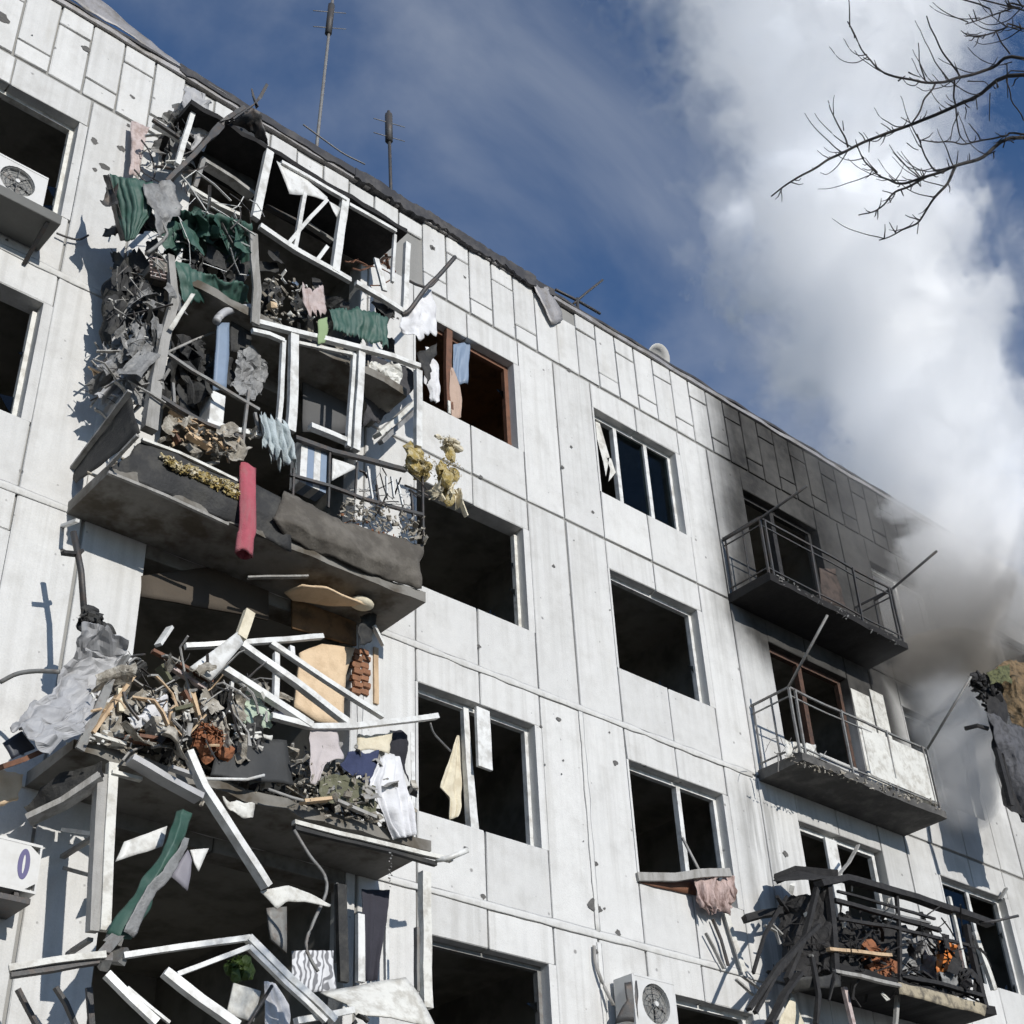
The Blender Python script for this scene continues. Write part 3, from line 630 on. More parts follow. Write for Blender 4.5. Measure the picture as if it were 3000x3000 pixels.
bar('head_rail', py(cB, [(1020, 845), (1350, 1035)], -.81), .045, .05, PVC, B5)
bar('glazing_bar', py(cB, [(705, 765), (632, 1175)]), .05, .05, PVC, B5)
bar('glazing_bar', py(cB, [(862, 812), (670, 1020), (585, 1125)]), .045, .045, PVC, B5)
bar('glazing_bar', py(cB, [(862, 1145), (785, 1245)]), .05, .045, PVC, B5)
sheet('torn_trim', rows_y(cB, [[(510, 535), (700, 650), (870, 790)], [(600, 765), (720, 775), (860, 815)]], -.80), PVC, B5, nu=10, nv=5, amp=.01, seed=21)
sheet('torn_trim', rows_y(cB, [[(880, 820), (960, 870)], [(905, 880), (935, 935)]], -.80), PVC, B5, nu=4, nv=4, amp=.01, seed=22)
bar('inner_rail', py(cB, [(720, 985), (900, 1105)], -.25), .07, .05, GSTEEL, B5)
bar('inner_rail', py(cB, [(430, 860), (640, 960)], -.25), .06, .05, DSTEEL, B5)
bar('inner_rail', py(cA, [(1425, 1145), (1640, 1280), (1785, 1395)], -.45), .13, .05, GREYWOOD, B5)
bar('inner_rail', py(cA, [(1340, 1335), (1540, 1455), (1690, 1525)], -.60), .07, .05, WPAINT, B5)
bar('inner_post', py(cA, [(1440, 1120), (1375, 1330)], -.6), .05, .05, GSTEEL, B5)
# dark sheet painting in the shade under the canopy
sheet('canopy_shade_sheet', rows_y(cA, [[(1470, 890), (1650, 860), (1900, 1010)], [(1420, 1120), (1600, 1230), (1790, 1380)]], -.3), TAR, B5, nu=10, nv=6, amp=.03, seed=6)
sheet('green_cladding', rows_y(cD, [[(880, 250), (1080, 240), (1300, 300)], [(900, 400), (1100, 480), (1300, 555)]], -.80), GREEN, B5, nu=60, nv=8, amp=.045, freq=4, seed=31, corr=.008, corr_n=9, ragged=.18)
sheet('green_cladding', rows_y(cC, [[(870, 20, -.80), (1150, 150, -.78), (1400, 190, -.7)], [(930, 330, -.74), (1180, 340, -.6), (1390, 360, -.5)]]), GREEN, B5, nu=60, nv=10, amp=.06, freq=4, seed=32, corr=.008, corr_n=11, ragged=.12)
sheet('green_cladding', rows_y(cA, [[(1180, 1460, -.85), (1480, 1520, -.85), (1780, 1560, -.8)], [(1190, 1720, -.35), (1480, 1800, -.35), (1770, 1930, -.35)]]), GREEN, B5, nu=50, nv=10, amp=.05, freq=4, seed=33, corr=.012, corr_n=10)

# loose and bent things hanging from the fifth floor balcony
sheet('bent_cladding_sheet', rows_y(cA, [[(775, 1225, -.74), (920, 1260, -.86), (1075, 1290, -.82)], [(800, 1380, -.7), (950, 1400, -.88), (1085, 1400, -.84)], [(850, 1560, -.7), (960, 1560, -.86), (1060, 1510, -.84)], [(885, 1715, -.72), (915, 1700, -.80), (940, 1690, -.8)]]), GREEN, nu=40, nv=22, amp=.03, freq=4, seed=41, corr=.008, corr_n=6,
      label='torn dark green corrugated sheet bent outward at the left end of the top balcony', cat='metal sheet')
sheet('bent_cladding_strip', rows_y(cA, [[(730, 1235, -.5), (785, 1235, -.78)], [(790, 1480, -.5), (835, 1480, -.74)], [(850, 1700, -.5), (890, 1712, -.72)]]), DSTEEL, nu=6, nv=14, amp=.03, freq=5, seed=42,
      label='narrow metal strip behind the bent green sheet with its shade painted in dark', cat='metal strip')  # dark steel colour paints in the shading on the sheet's left side
bar('roof_bracket', py(cA, [(1180, 1295, -.8), (1300, 1170, -.85), (1420, 1040, -.86), (1600, 845, -.86), (1720, 770, -.86)]), .095, .05, DSTEEL, None, label='long blackened steel beam slanting across the front of the top balcony', cat='beam')
bm = bmesh.new(); bm_bar(bm, py(cA, [(1640, 850), (1790, 745), (1840, 690), (1890, 600)], -.9), .07, .02, .5); bm_bar(bm, py(cA, [(1820, 760), (1790, 680), (1780, 630)], -.9), .05, .015, .4)
sheet_o = done('twisted_gutter', bm, DSTEEL); tag(sheet_o, 'twisted dark metal spike sticking up past the roof line above the canopy', 'metal scrap')
sheet('crumpled_roof_sheet', rows_y(cA, [[(1640, 850, -.86), (1790, 760, -.9), (1850, 800, -.9)], [(1640, 880, -.6), (1800, 960, -.7), (1910, 1035, -.8)]]), DSTEEL, nu=14, nv=10, amp=.05, freq=5, seed=43, label='crumpled black roofing sheet folded over the left canopy end', cat='metal sheet')
sheet('crumpled_metal_sheet', rows_y(cA, [[(1330, 625, -.4), (1440, 640, -.45)], [(1270, 770, -.5), (1500, 800, -.5)], [(1350, 930, -.6), (1460, 960, -.55)], [(1380, 1050, -.6), (1430, 1060, -.6)]]), GALV, nu=12, nv=18, amp=.10, freq=5, seed=44, label='crumpled grey metal sheet hanging from the parapet left of the canopy', cat='metal sheet')
bar('white_pole', py(cA, [(1372, 765), (1310, 960), (1250, 1165)], -.7), .06, .05, PVC, None, label='upright white plastic bar standing left of the black beam', cat='bar')
bar('white_batten', py(cA, [(1085, 885), (1240, 970), (1400, 1065)], -.5), .06, .04, PVC, None, label='white batten sloping down under the parapet blocks', cat='bar')
bar('dark_batten', py(cA, [(1080, 848), (1270, 975)], -.55), .04, .04, DSTEEL, None, label='thin dark rod above the sloping white batten', cat='bar')
sheet('hanging_rag', rows_y(cA, [[(925, 860, -.12), (1060, 900, -.12)], [(930, 1050, -.16), (1010, 1040, -.16)], [(915, 1240, -.2), (995, 1230, -.2)]]), PINK, nu=8, nv=14, amp=.02, freq=5, seed=45, fold=.015, fold_n=3, label='beige rag hanging on the wall left of the top balcony', cat='cloth')
pipe('loose_cable', curve_pts(py(cA, [(1000, 990, -.3), (1060, 1080, -.32), (1095, 1230, -.34), (1040, 1290, -.34), (950, 1200, -.3)])), .011, DSTEEL, label='looped dark cable hanging beside the beige rag', cat='cable')
sheet('torn_white_lining', rows_y(cA, [[(1020, 1320, -.9), (1200, 1290, -.85)], [(1050, 1460, -.92), (1290, 1480, -.86)], [(1100, 1560, -.92), (1200, 1560, -.9)], [(1140, 1670, -.9), (1190, 1640, -.9)]]), FOIL, nu=12, nv=16, amp=.06, freq=6, seed=46, label='torn pale lining crumpled at the foot of the black beam', cat='sheet')
pipe('bent_conduit', curve_pts(py(cA, [(1040, 1790, -.85), (1120, 1730, -.86), (1180, 1650, -.88), (1110, 1520, -.88)])), .02, GSTEEL, label='bent grey conduit curling below the torn pale lining', cat='pipe')
pipe('bent_gutter_pipe', curve_pts(py(cB, [(1395, 1625, -.8), (1450, 1590, -.86), (1560, 1440, -.95), (1660, 1340, -1.0), (1770, 1215, -1.05)])), .03, DSTEEL, label='bent black pipe jutting out at the right corner of the top balcony', cat='pipe')
pipe('bent_rod', curve_pts(py(cB, [(1450, 1385, -.8), (1510, 1415, -.9), (1590, 1425, -.97), (1650, 1370, -1.0)])), .018, DSTEEL, label='short dark rod crossing the bent black pipe', cat='pipe')
bar('leaning_board', py(cB, [(1212, 1225), (1268, 1455)], -.72), .075, .03, PVC, None, label='short white board leaning inside the right half of the top balcony', cat='board')
sheet('hanging_white_sheet', rows_y(cB, [[(1415, 1610, -.8), (1500, 1520, -.85), (1600, 1420, -.85)], [(1375, 1700, -.8), (1500, 1680, -.86), (1635, 1600, -.84)], [(1400, 1740, -.8), (1530, 1800, -.84), (1650, 1780, -.82)]]), WHITECL, nu=18, nv=14, amp=.04, freq=5, seed=47, fold=.02, fold_n=4, ragged=.15, label='white torn sheet hanging below the right corner of the top balcony', cat='sheet')
sheet('pink_garment', rows_y(cD, [[(680, 70), (760, 130), (830, 60)], [(690, 190), (760, 200), (850, 190)], [(740, 330), (800, 320), (860, 300)]], -.84), PINK, nu=14, nv=12, amp=.03, freq=6, seed=48, fold=.02, fold_n=3, ragged=.2, label='pale pink garment draped over the rail above the white window frame', cat='garment')
sheet('lime_ribbon', rows_y(cD, [[(800, 330), (870, 310)], [(800, 420), (870, 410)], [(805, 500), (850, 490)]], -.88), LIME, nu=6, nv=10, amp=.02, freq=6, seed=49, label='small lime green rag below the pink garment', cat='cloth')
bar('grey_board_strip', py(cB, [(345, 1050), (350, 1250), (370, 1450), (355, 1690)], -.82), .10, .03, GREYWOOD, None, label='upright bent grey strip between the two dark green halves', cat='board')
for q, (x, y, s_, m_) in enumerate(((560, 1330, .07, WPAINT), (640, 1400, .06, BLUEM), (470, 1560, .09, PEACH), (520, 1430, .06, GSTEEL), (600, 1620, .06, WPAINT))):
    bm = bmesh.new(); chunk_bm(bm, on_y(cB, x, y, -.72), s_, 90 + q, (1, .7, .8)); tag(done('household_scrap', bm, m_), ['white lump of plaster', 'blue grey lump', 'peach coloured bundle', 'grey lump', 'small white lump'][q] + ' on the top balcony floor behind the grey strip', 'debris')
litter('balcony_litter', (-5.4, -.7, 11.28), (-3.4, -.2, 11.7), 150, RUBBLE, 11, label='mixed small rubble strewn over the top balcony floor')

tangle('bent_glazing_strips', QL(cA, (1080, 1150, -.7), (1800, 1300, -.75), (1050, 1900, -.7), (1800, 1900, -.75)), 70, PVC, 622, (.2, .8), (.006, .014), .12, 'thin bent white glazing strips across the left half of the top balcony', 'debris')
# ---- fourth floor
B4 = sub_empty('balcony', (-4.95, -.4, 8.4), bld, 'fourth floor balcony stripped of its cladding with grey railing')
slab_part(B4, -6.78, -3.06, 8.34, 8.48, .80, SLAB, 7)
bar('post', py(cC, [(838, 0), (868, 330), (792, 600), (735, 900), (690, 1235)]), .075, .06, GREYWOOD, B4, taper=1.75)
bar('handrail', py(cC, [(815, 688), (1000, 812), (1200, 930), (1470, 1090)]), .035, .035, GSTEEL, B4)
bar('handrail', py(cD, [(640, 1165), (900, 1262), (1160, 1325), (1420, 1392)]), .05, .05, DSTEEL, B4)
bar('mid_rail', py(cC, [(740, 980), (900, 1080), (1100, 1190), (1350, 1290)]), .05, .04, DSTEEL, B4)
bar('mid_rail', py(cD, [(600, 1425), (870, 1505), (1100, 1590), (1540, 1710)]), .035, .035, DSTEEL, B4)
for q, pts in enumerate((((1395, 950), (1340, 1445)), ((1440, 1110), (1470, 1250)), ((860, 900), (870, 1040)))): bar('baluster', py(cC, pts), .03, .03, GSTEEL, B4)
for pts in (((885, 1245), (872, 1660)), ((630, 1380), (620, 1630)), ((1080, 1340), (1060, 1600)), ((1150, 1370), (1190, 1620)), ((1285, 1440), (1290, 1570)), ((1320, 1440), (1340, 1590)), ((1540, 1440), (1545, 1900)), ((1460, 1560), (1480, 1780)), ((1215, 1500), (1235, 1640)), ((1360, 1460), (1400, 1640))):
    bar('baluster', py(cD, pts), .022, .022, PVC if pts[0][0] in (1285, 1320, 1150, 1360) else DSTEEL, B4)
pipe('brace', py(cC, [(818, 684, -.78), (1000, 600, -.5), (1175, 530, -.3)]), .014, GREYWOOD, B4)
# side cladding at the left end
sheet('side_cladding', [[on_x(cC, 130, 1530, -6.78), on_x(cC, 340, 1250, -6.76), on_x(cC, 555, 965, -6.74)], [on_x(cC, 180, 1610, -6.76), on_x(cC, 400, 1440, -6.76), on_x(cC, 615, 1240, -6.74)]], TAR, B4, nu=12, nv=6, amp=.02, freq=4, seed=51)
bar('side_rail', [on_x(cC, 130, 1525, -6.80), on_x(cC, 340, 1245, -6.79), on_x(cC, 560, 955, -6.78)], .05, .03, GREYWOOD, B4)
bar('side_rail', [on_x(cC, 400, 1490, -6.79), on_x(cC, 610, 1270, -6.76)], .035, .03, GREYWOOD, B4)
# front apron of black tar board, bulging and torn, with a pale lower edge
sheet('front_apron', rows_y(cC, [[(640, 1310, -.80), (900, 1400, -.80), (1330, 1590, -.80), (1700, 1740, -.82)], [(520, 1420, -.82), (860, 1560, -.84), (1290, 1740, -.86), (1700, 1880, -.88)], [(405, 1525, -.80), (800, 1690, -.80), (1250, 1890, -.80), (1700, 2085, -.80)]]), TAR, B4, nu=40, nv=12, amp=.04, freq=3, seed=52)
sheet('front_apron', rows_y(cD, [[(560, 1560, -.82), (860, 1690, -.83), (1200, 1820, -.83), (1560, 1935, -.82)], [(500, 1720, -.92), (860, 1870, -.95), (1180, 2000, -.95), (1540, 2070, -.9)], [(560, 1870, -.84), (860, 1990, -.84), (1180, 2110, -.84), (1520, 2240, -.82)]]), mat('sagging_brown_felt', (0.085, 0.075, 0.062), .9, vary=.4, scale=3, bump=.4, dirt=(.22, .2, .17), dirt_amt=.4), B4, nu=36, nv=12, amp=.05, freq=3, seed=53)
bar('edge_trim', py(cC, [(400, 1530, -.82), (800, 1695, -.82), (1250, 1900, -.82)]), .035, .03, GREYWOOD, B4)
bar('edge_trim', py(cC, [(640, 1300, -.82), (900, 1395, -.82), (1340, 1605, -.82)]), .04, .03, WPAINT, B4)
# glazing frame of the fourth floor balcony
GF = (-.79, -.82, -.90, -1.0)
bar('head_rail', py(cD, [(345, 345, -.79), (780, 452, -.84), (1330, 592, -.95), (1520, 662, -1.0)]), .065, .06, PVC, B4)
bar('head_rail', py(cD, [(640, 490, -.80), (1040, 575, -.88)]), .035, .04, WPAINT, B4)
bar('sash', py(cD, [(335, 408, -.79), (450, 435, -.8), (560, 482, -.81)]), .05, .05, PVC, B4)
bar('sash', py(cD, [(557, 480, -.8), (540, 800, -.8), (515, 1100, -.8)]), .05, .05, PVC, B4)
bar('post', py(cD, [(630, 425, -.81), (625, 800, -.80), (605, 1120, -.79)]), .105, .06, PVC, B4)
bar('post', py(cD, [(1103, 548, -.88), (1085, 900, -.84), (1062, 1255, -.80)]), .09, .06, PVC, B4)
bar('post', py(cD, [(1052, 575, -.87), (1030, 900, -.83), (1010, 1230, -.80)]), .045, .05, PVC, B4)
bar('post', py(cD, [(1508, 690, -1.0), (1508, 1000, -.92), (1506, 1230, -.85)]), .085, .06, PVC, B4)
bar('sill_rail', py(cD, [(745, 1085, -.78), (880, 1140, -.78), (1010, 1195, -.78)]), .08, .06, PVC, B4)
bar('sill_rail', py(cC, [(1100, 1180, -.7), (1280, 1230, -.72), (1480, 1265, -.75)]), .06, .06, PVC, B4)

# loose things on and around the fourth floor balcony
sheet('black_tar_backing', rows_y(cC, [[(480, -40, -.25), (660, -60, -.45), (830, 0, -.6)], [(360, 260, -.2), (560, 250, -.42), (800, 260, -.58)], [(330, 480, -.15), (540, 470, -.4), (760, 450, -.55)], [(420, 760, -.12), (560, 760, -.35), (730, 740, -.5)]]), TAR, nu=22, nv=24, amp=.07, freq=3, seed=61, ragged=.2, label='black tar paper backing hanging left of the bent grey post', cat='sheet')
torn_strips('torn_tar_strips', QL(cC, (420, -40, -.45), (830, -20, -.72), (330, 460, -.35), (790, 480, -.7)), 20, TAR, 601, (.15, .5), (.04, .14), .1, .6, 'mass of torn black tar paper strips left of the bent grey post', 'sheet')
torn_strips('torn_grey_lining', QL(cC, (660, 250, -.68), (830, 180, -.78), (380, 820, -.4), (720, 860, -.74)), 64, FOIL, 602, (.15, .55), (.03, .13), .08, .55, 'torn grey lining strips between the wall and the bent grey post', 'sheet')
torn_strips('torn_pale_lining', QL(cC, (400, 520, -.45), (640, 520, -.6), (360, 1000, -.3), (640, 1000, -.6)), 16, GALV, 603, (.15, .4), (.05, .16), .08, .5, 'pale curled scraps in the torn grey lining', 'sheet')
tangle('pale_wire_snarl', QL(cC, (450, 0, -.45), (820, 0, -.75), (330, 1050, -.3), (700, 1050, -.7)), 130, GREYWOOD, 607, (.15, .6), (.005, .016), .18, 'snarl of pale grey strips left of the bent grey post', 'debris')
tangle('wire_snarl', QL(cC, (420, 60, -.45), (820, 60, -.75), (330, 1050, -.3), (700, 1050, -.7)), 90, DSTEEL, 604, (.12, .5), (.004, .013), .18, 'snarl of dark wires and splinters left of the bent grey post', 'debris')
tangle('splinter_snarl', QL(cC, (280, 780, -.15), (480, 780, -.4), (330, 1150, -.15), (560, 1050, -.5)), 36, GREYWOOD, 605, (.1, .35), (.006, .018), .12, 'grey splinters bunched above the side railing', 'debris')
flakes('pale_flakes', QL(cC, (380, 120, -.5), (760, 120, -.78), (380, 620, -.4), (740, 620, -.76)), 26, WPAINT, 606, (.015, .04), .08, 'pale flakes stuck in the torn tar paper', 'debris')
# fifth floor: dark clutter behind the torn cladding
torn_strips('black_tatters', QL(cA, (1120, 1480, -.6), (1780, 1560, -.6), (1150, 1930, -.5), (1780, 1930, -.5)), 60, TAR, 611, (.15, .5), (.04, .15), .15, .7, 'black tatters hanging behind the dark green cladding', 'sheet')
torn_strips('green_tatters', QL(cA, (1190, 1470, -.8), (1700, 1560, -.75), (1200, 1650, -.7), (1760, 1700, -.7)), 26, GREEN, 612, (.2, .5), (.08, .24), .08, .45, 'dark green torn scraps below the slanting white batten', 'sheet')
torn_strips('dark_left_tatters', QL(cA, (720, 1380, -.55), (1120, 1500, -.7), (760, 1780, -.4), (1120, 1930, -.6)), 18, DSTEEL, 613, (.12, .4), (.03, .12), .15, .5, 'dark metal tatters behind the bent green sheet', 'sheet')
torn_strips('parapet_tatters', QL(cA, (1230, 660, -.3), (1480, 700, -.45), (1180, 1050, -.4), (1440, 1100, -.6)), 26, GSTEEL, 614, (.12, .4), (.04, .14), .12, .4, 'dark bent tatters under the parapet left of the canopy', 'sheet')
tangle('parapet_snarl', QL(cA, (1080, 800, -.3), (1460, 760, -.5), (1080, 1250, -.4), (1400, 1300, -.6)), 60, DSTEEL, 615, (.15, .55), (.006, .018), .2, 'snarl of dark rods left of the canopy', 'debris')
tangle('pale_parapet_rods', QL(cA, (1080, 850, -.3), (1400, 800, -.5), (1060, 1250, -.4), (1300, 1300, -.6)), 22, WPAINT, 616, (.15, .45), (.006, .016), .2, 'pale rods mixed in the snarl left of the canopy', 'debris')
tangle('cladding_snarl', QL(cA, (1100, 1350, -.7), (1780, 1500, -.75), (1080, 1900, -.6), (1780, 1930, -.7)), 60, DSTEEL, 617, (.2, .7), (.006, .016), .2, 'thin rods crossing in front of the black tatters', 'debris')
torn_strips('balcony_rags', QL(cB, (420, 1120, -.6), (1330, 1560, -.6), (420, 1640, -.5), (1330, 1780, -.5)), 40, TAR, 618, (.15, .45), (.06, .18), .15, .7, 'black rags behind the right half of the top balcony sill', 'sheet')
flakes('household_bits', QL(cB, (430, 1330, -.72), (760, 1480, -.72), (420, 1680, -.68), (780, 1700, -.68)), 60, RUBBLE, 619, (.025, .075), .12, 'household bits heaped behind the upright grey strip', 'debris')
flakes('pale_household_bits', QL(cB, (430, 1330, -.75), (760, 1480, -.75), (420, 1680, -.72), (780, 1700, -.72)), 22, WPAINT, 620, (.025, .07), .1, 'pale bits heaped behind the upright grey strip', 'debris')
tangle('inner_brown_rods', QL(cB, (1000, 1100, -.4), (1320, 1250, -.4), (1000, 1350, -.5), (1330, 1480, -.5)), 30, BROWN, 621, (.15, .5), (.008, .02), .15, 'brown splinters inside the right half of the top balcony', 'debris')
sheet('curled_grey_panel', rows_y(cC, [[(470, 690, -.4), (550, 710, -.5)], [(420, 820, -.4), (520, 840, -.5)], [(400, 950, -.35), (470, 980, -.45)]]), GALV, nu=8, nv=12, amp=.05, freq=6, seed=63, label='small curled grey panel at the lower left of the torn grey lining', cat='sheet')
for q in range(6): bar('roller_blind_slat', py(cC, [(690 + q*2, 12 + q*26, -.7), (810, 40 + q*26, -.76)]), .035, .012, PINK, None, label=['topmost', 'second', 'third', 'fourth', 'fifth', 'lowest'][q] + ' pinkish broken slat of the little stack left of the green cladding', cat='slat', group='broken pinkish slats')
sheet('hanging_lath', rows_y(cC, [[(990, 265), (1020, 270)], [(830, 510), (860, 530)]], -.86), WPAINT, nu=3, nv=8, amp=.01, seed=64, label='pale splintered lath leaning on the bent grey post', cat='board')
for q, pts in enumerate((((300, 800, -.1), (330, 900, -.15), (360, 1000, -.2)), ((340, 880, -.15), (420, 960, -.25), (390, 1040, -.2)), ((270, 790, -.08), (350, 830, -.2), (440, 780, -.3)))):
    bar('splintered_lath', py(cC, pts), .04, .015, WOOD if q != 1 else WPAINT, None, label=['brown splinter standing along the wall by the torn grey lining', 'pale splinter beside the side railing', 'brown splinter lying across the torn grey lining'][q], cat='splinter')
sheet('upright_blue_board', rows_y(cC, [[(1180, 470), (1262, 470)], [(1165, 700), (1258, 700)], [(1148, 945), (1240, 935)]], -.62), BLUEM, nu=4, nv=10, amp=.006, seed=65, thick=.03, label='upright blue grey panel standing in the fourth floor balcony', cat='panel')
pipe('duct_elbow', curve_pts(py(cD, [(80, 345, -.7), (110, 300, -.7), (180, 262, -.68), (320, 245, -.65)])), .045, GALV, n=10, label='pale curved duct pipe above the blue grey panel', cat='pipe')
sheet('black_drum_cover', rows_y(cD, [[(185, 300), (330, 270)], [(180, 560), (320, 560)]], -.55), TAR, nu=8, nv=8, amp=.03, seed=66, label='black cover hanging under the curved duct pipe', cat='sheet')
o = box('white_carton', tuple(on_y(cC, 1115, 1175, -.60)), tuple(on_y(cC, 1225, 985, -.60) + Vector((.02, .22, 0))), PVC, bevel=.006); tag(o, 'small white carton standing on the fourth floor balcony below the blue grey panel', 'box')
sheet('crumpled_plastic_sheeting', rows_y(cC, [[(1290, 690), (1420, 660), (1545, 760)], [(1290, 850), (1420, 850), (1530, 880)], [(1310, 1000), (1400, 1020), (1480, 1000)]], -.6), FOIL, nu=20, nv=20, amp=.09, freq=6, seed=67, smooth=False, label='crumpled grey plastic sheeting behind the fourth floor railing', cat='sheet')
rg = py(cC, [(1395, 1480, -.82), (1395, 1600, -.87), (1392, 1750, -.9), (1388, 1932, -.9)]) + py(cE, [(1735, 60, -.9), (1725, 185, -.88)])
bm = bmesh.new(); rings = []; cp = curve_pts(rg, 4)
for i, p in enumerate(cp):
    t = i/(len(cp)-1); w_ = .098 - .006*t; th_ = .16 + .44*min(1, t*2.5); ring = []
    for q in range(18):
        a = 6.2832*q/18; rr = w_*(1 + .16*mnoise.noise(Vector((math.cos(a)*1.6, math.sin(a)*1.6, t*2.2))) + .12*mnoise.noise(Vector((math.cos(a)*4, math.sin(a)*4, t*1.5 + 7))) + .05*math.sin(a*7 - t*5) + .06*mnoise.noise(Vector((a, t*14, 3)))); ring.append(bm.verts.new(p + Vector((math.cos(a)*rr, math.sin(a)*rr*th_, .012*math.sin(a*3 + 1)))))
    rings.append(ring)
for a, b in zip(rings, rings[1:]):
    for i in range(18): bm.faces.new((a[i], a[(i+1)%18], b[(i+1)%18], b[i]))
inner = [bm.verts.new(v.co.lerp(cp[-1], .25) + Vector((0, 0, .12))) for v in rings[-1]]
for i in range(18): bm.faces.new((rings[-1][i], rings[-1][(i+1)%18], inner[(i+1)%18], inner[i]))
bm.faces.new(inner); bm.faces.new(rings[0][::-1])
tag(done('hanging_rolled_rug', bm, REDCL, smooth=True), 'raspberry red rolled cloth hanging down over the front of the fourth floor balcony', 'cloth')
sheet('pale_blue_cloth', rows_y(cD, [[(385, 960), (470, 980), (560, 1050)], [(400, 1160), (520, 1180), (650, 1190)], [(470, 1330), (560, 1400), (650, 1440)]], -.86), BLUECL, nu=36, nv=16, amp=.03, freq=5, seed=68, fold=.06, fold_n=6, ragged=.35, label='pale blue cloth draped over the fourth floor railing', cat='cloth')
e_ = empty('striped_box', on_y(cD, 770, 1480, -.7), 'small box with white and blue grey stripes behind the railing', 'box')
a_, b_ = on_y(cD, 670, 1475, -.74), on_y(cD, 870, 1250, -.74)
for q in range(4):
    xa = a_.x + (b_.x - a_.x)*q/4; xb = a_.x + (b_.x - a_.x)*(q+1)/4; box('stripe', (xa + .001, -.74, a_.z), (xb - .001, -.55, b_.z), PVC if q % 2 == 0 else BLUEM, e_)
sheet('white_panel_offcut', rows_y(cD, [[(905, 1310), (1090, 1370)], [(900, 1470), (930, 1450)]], -.76), PVC, nu=5, nv=5, amp=.005, seed=69, thick=.02, label='white triangular offcut lying behind the right part of the railing', cat='board')
for q, pts in enumerate((((1215, 1150), (1470, 925)), ((1240, 1200), (1475, 985)))):
    bar('insulation_board', py(cD, [(*pts[0], -.5), (*pts[1], -.4)]), .12 - .05*q, .05, WPAINT if q == 0 else FOIL, None, label=['broad dirty white board leaning diagonally at the right end of the fourth floor balcony', 'narrow grey board leaning under the broad white board'][q], cat='board')
sheet('crumpled_white_bag', rows_y(cD, [[(1130, 620), (1380, 640)], [(1160, 740), (1390, 740)], [(1230, 810), (1310, 800)]], -.6), WPAINT, nu=14, nv=12, amp=.08, freq=7, seed=70, smooth=False, label='crumpled dirty white bag behind the right window light', cat='bag')
sheet('dark_blanket', rows_y(cD, [[(1130, 560, -.4), (1480, 690, -.4)], [(1130, 820, -.45), (1480, 800, -.4)], [(1130, 1080, -.4), (1260, 1000, -.35)]]), mat('dark_grey_blanket', (.06, .058, .062), .95, vary=.4, scale=6, bump=.5), nu=16, nv=16, amp=.07, freq=5, seed=71, label='dark grey blanket slumped behind the right window light', cat='blanket')
sheet('grey_inner_panel', rows_y(cD, [[(690, 560), (1020, 700)], [(680, 1130), (1000, 1140)]], -.18), mat('grey_inner_wall', (.10, .10, .10), .9, vary=.25, scale=2, bump=.1), nu=6, nv=6, amp=.01, seed=72, thick=.03, label='plain grey panel standing behind the middle window light', cat='panel')
sheet('white_rag', rows_y(cD, [[(1545, 520), (1600, 530)], [(1560, 700), (1660, 700)], [(1600, 900), (1650, 920)]], -.55), WHITECL, nu=10, nv=16, amp=.05, freq=6, seed=73, fold=.02, fold_n=2, label='white rag knotted beside the right white post', cat='cloth')
sheet('dark_rag', rows_y(cD, [[(1510, 560), (1640, 500)], [(1540, 700), (1600, 690)], [(1560, 790), (1590, 780)]], -.65), TAR, nu=8, nv=10, amp=.05, freq=6, seed=74, label='black rag tied round the top of the right white post', cat='cloth')
tuft('mineral_wool_clump', on_y(cD, 1520, 1350, -.84), .27, INSUL, None, 81, 300, (.9, .6, .75), 'yellow mineral wool clump at the right end of the fourth floor railing', 'insulation', .02)
tuft('mineral_wool_clump', on_y(cD, 1715, 1400, -.74), .30, INSUL, None, 82, 333, (.7, .55, 1.0), 'larger yellow mineral wool clump hanging against the wall beyond the railing', 'insulation', .02)
tuft('mineral_wool_tuft', on_y(cD, 1720, 1205, -.74), .17, CREAM, None, 83, 166, (1.1, .6, .55), 'cream fluffy tuft crowning the larger mineral wool clump', 'insulation', .018)
torn_strips('wool_shreds', QL(cD, (1600, 1420, -.8), (1780, 1440, -.74), (1620, 1540, -.8), (1780, 1540, -.74)), 18, CREAM, 84, (.12, .32), (.02, .05), .06, .85, 'cream shreds dangling under the mineral wool', 'insulation')
for q, pts in enumerate((((1630, 1500), (1660, 1560), (1690, 1610)), ((1760, 1540), (1810, 1620), (1850, 1720)))):
    bar('wool_strand', py(cD, pts, -.7), .06, .02, CREAM, None, label=['short cream strand hanging under the mineral wool', 'long cream strand hanging over the dark fourth floor window'][q], cat='insulation')
litter('balcony_litter', (-6.6, -.78, 8.5), (-3.2, -.3, 8.98), 420, RUBBLE, 12, (.025, .085), label='dusty rubble and splinters heaped on the fourth floor balcony')
flakes('insulation_scraps', QL(cC, (760, 1400, -.86), (1330, 1640, -.88), (830, 1480, -.87), (1330, 1720, -.89)), 260, INSUL, 13, (.02, .06), .03, 'yellow insulation scraps clinging along the torn front apron', 'debris')
flakes('pale_apron_scraps', QL(cC, (760, 1400, -.87), (1330, 1640, -.89), (830, 1460, -.88), (1330, 1700, -.9)), 90, CREAM, 131, (.015, .045), .03, 'cream scraps along the torn front apron', 'debris')
torn_strips('floor_tatters', QL(cC, (820, 1000, -.7), (1480, 1260, -.7), (840, 1330, -.75), (1400, 1440, -.75)), 46, RUBBLE, 132, (.1, .35), (.03, .12), .12, .3, 'dusty tatters over the fourth floor rubble', 'debris')
flakes('yellow_floor_bits', QL(cC, (840, 1090, -.72), (1320, 1340, -.74), (880, 1300, -.76), (1330, 1440, -.76)), 70, WOOD, 133, (.02, .07), .1, 'yellowish bits in the fourth floor rubble', 'debris')
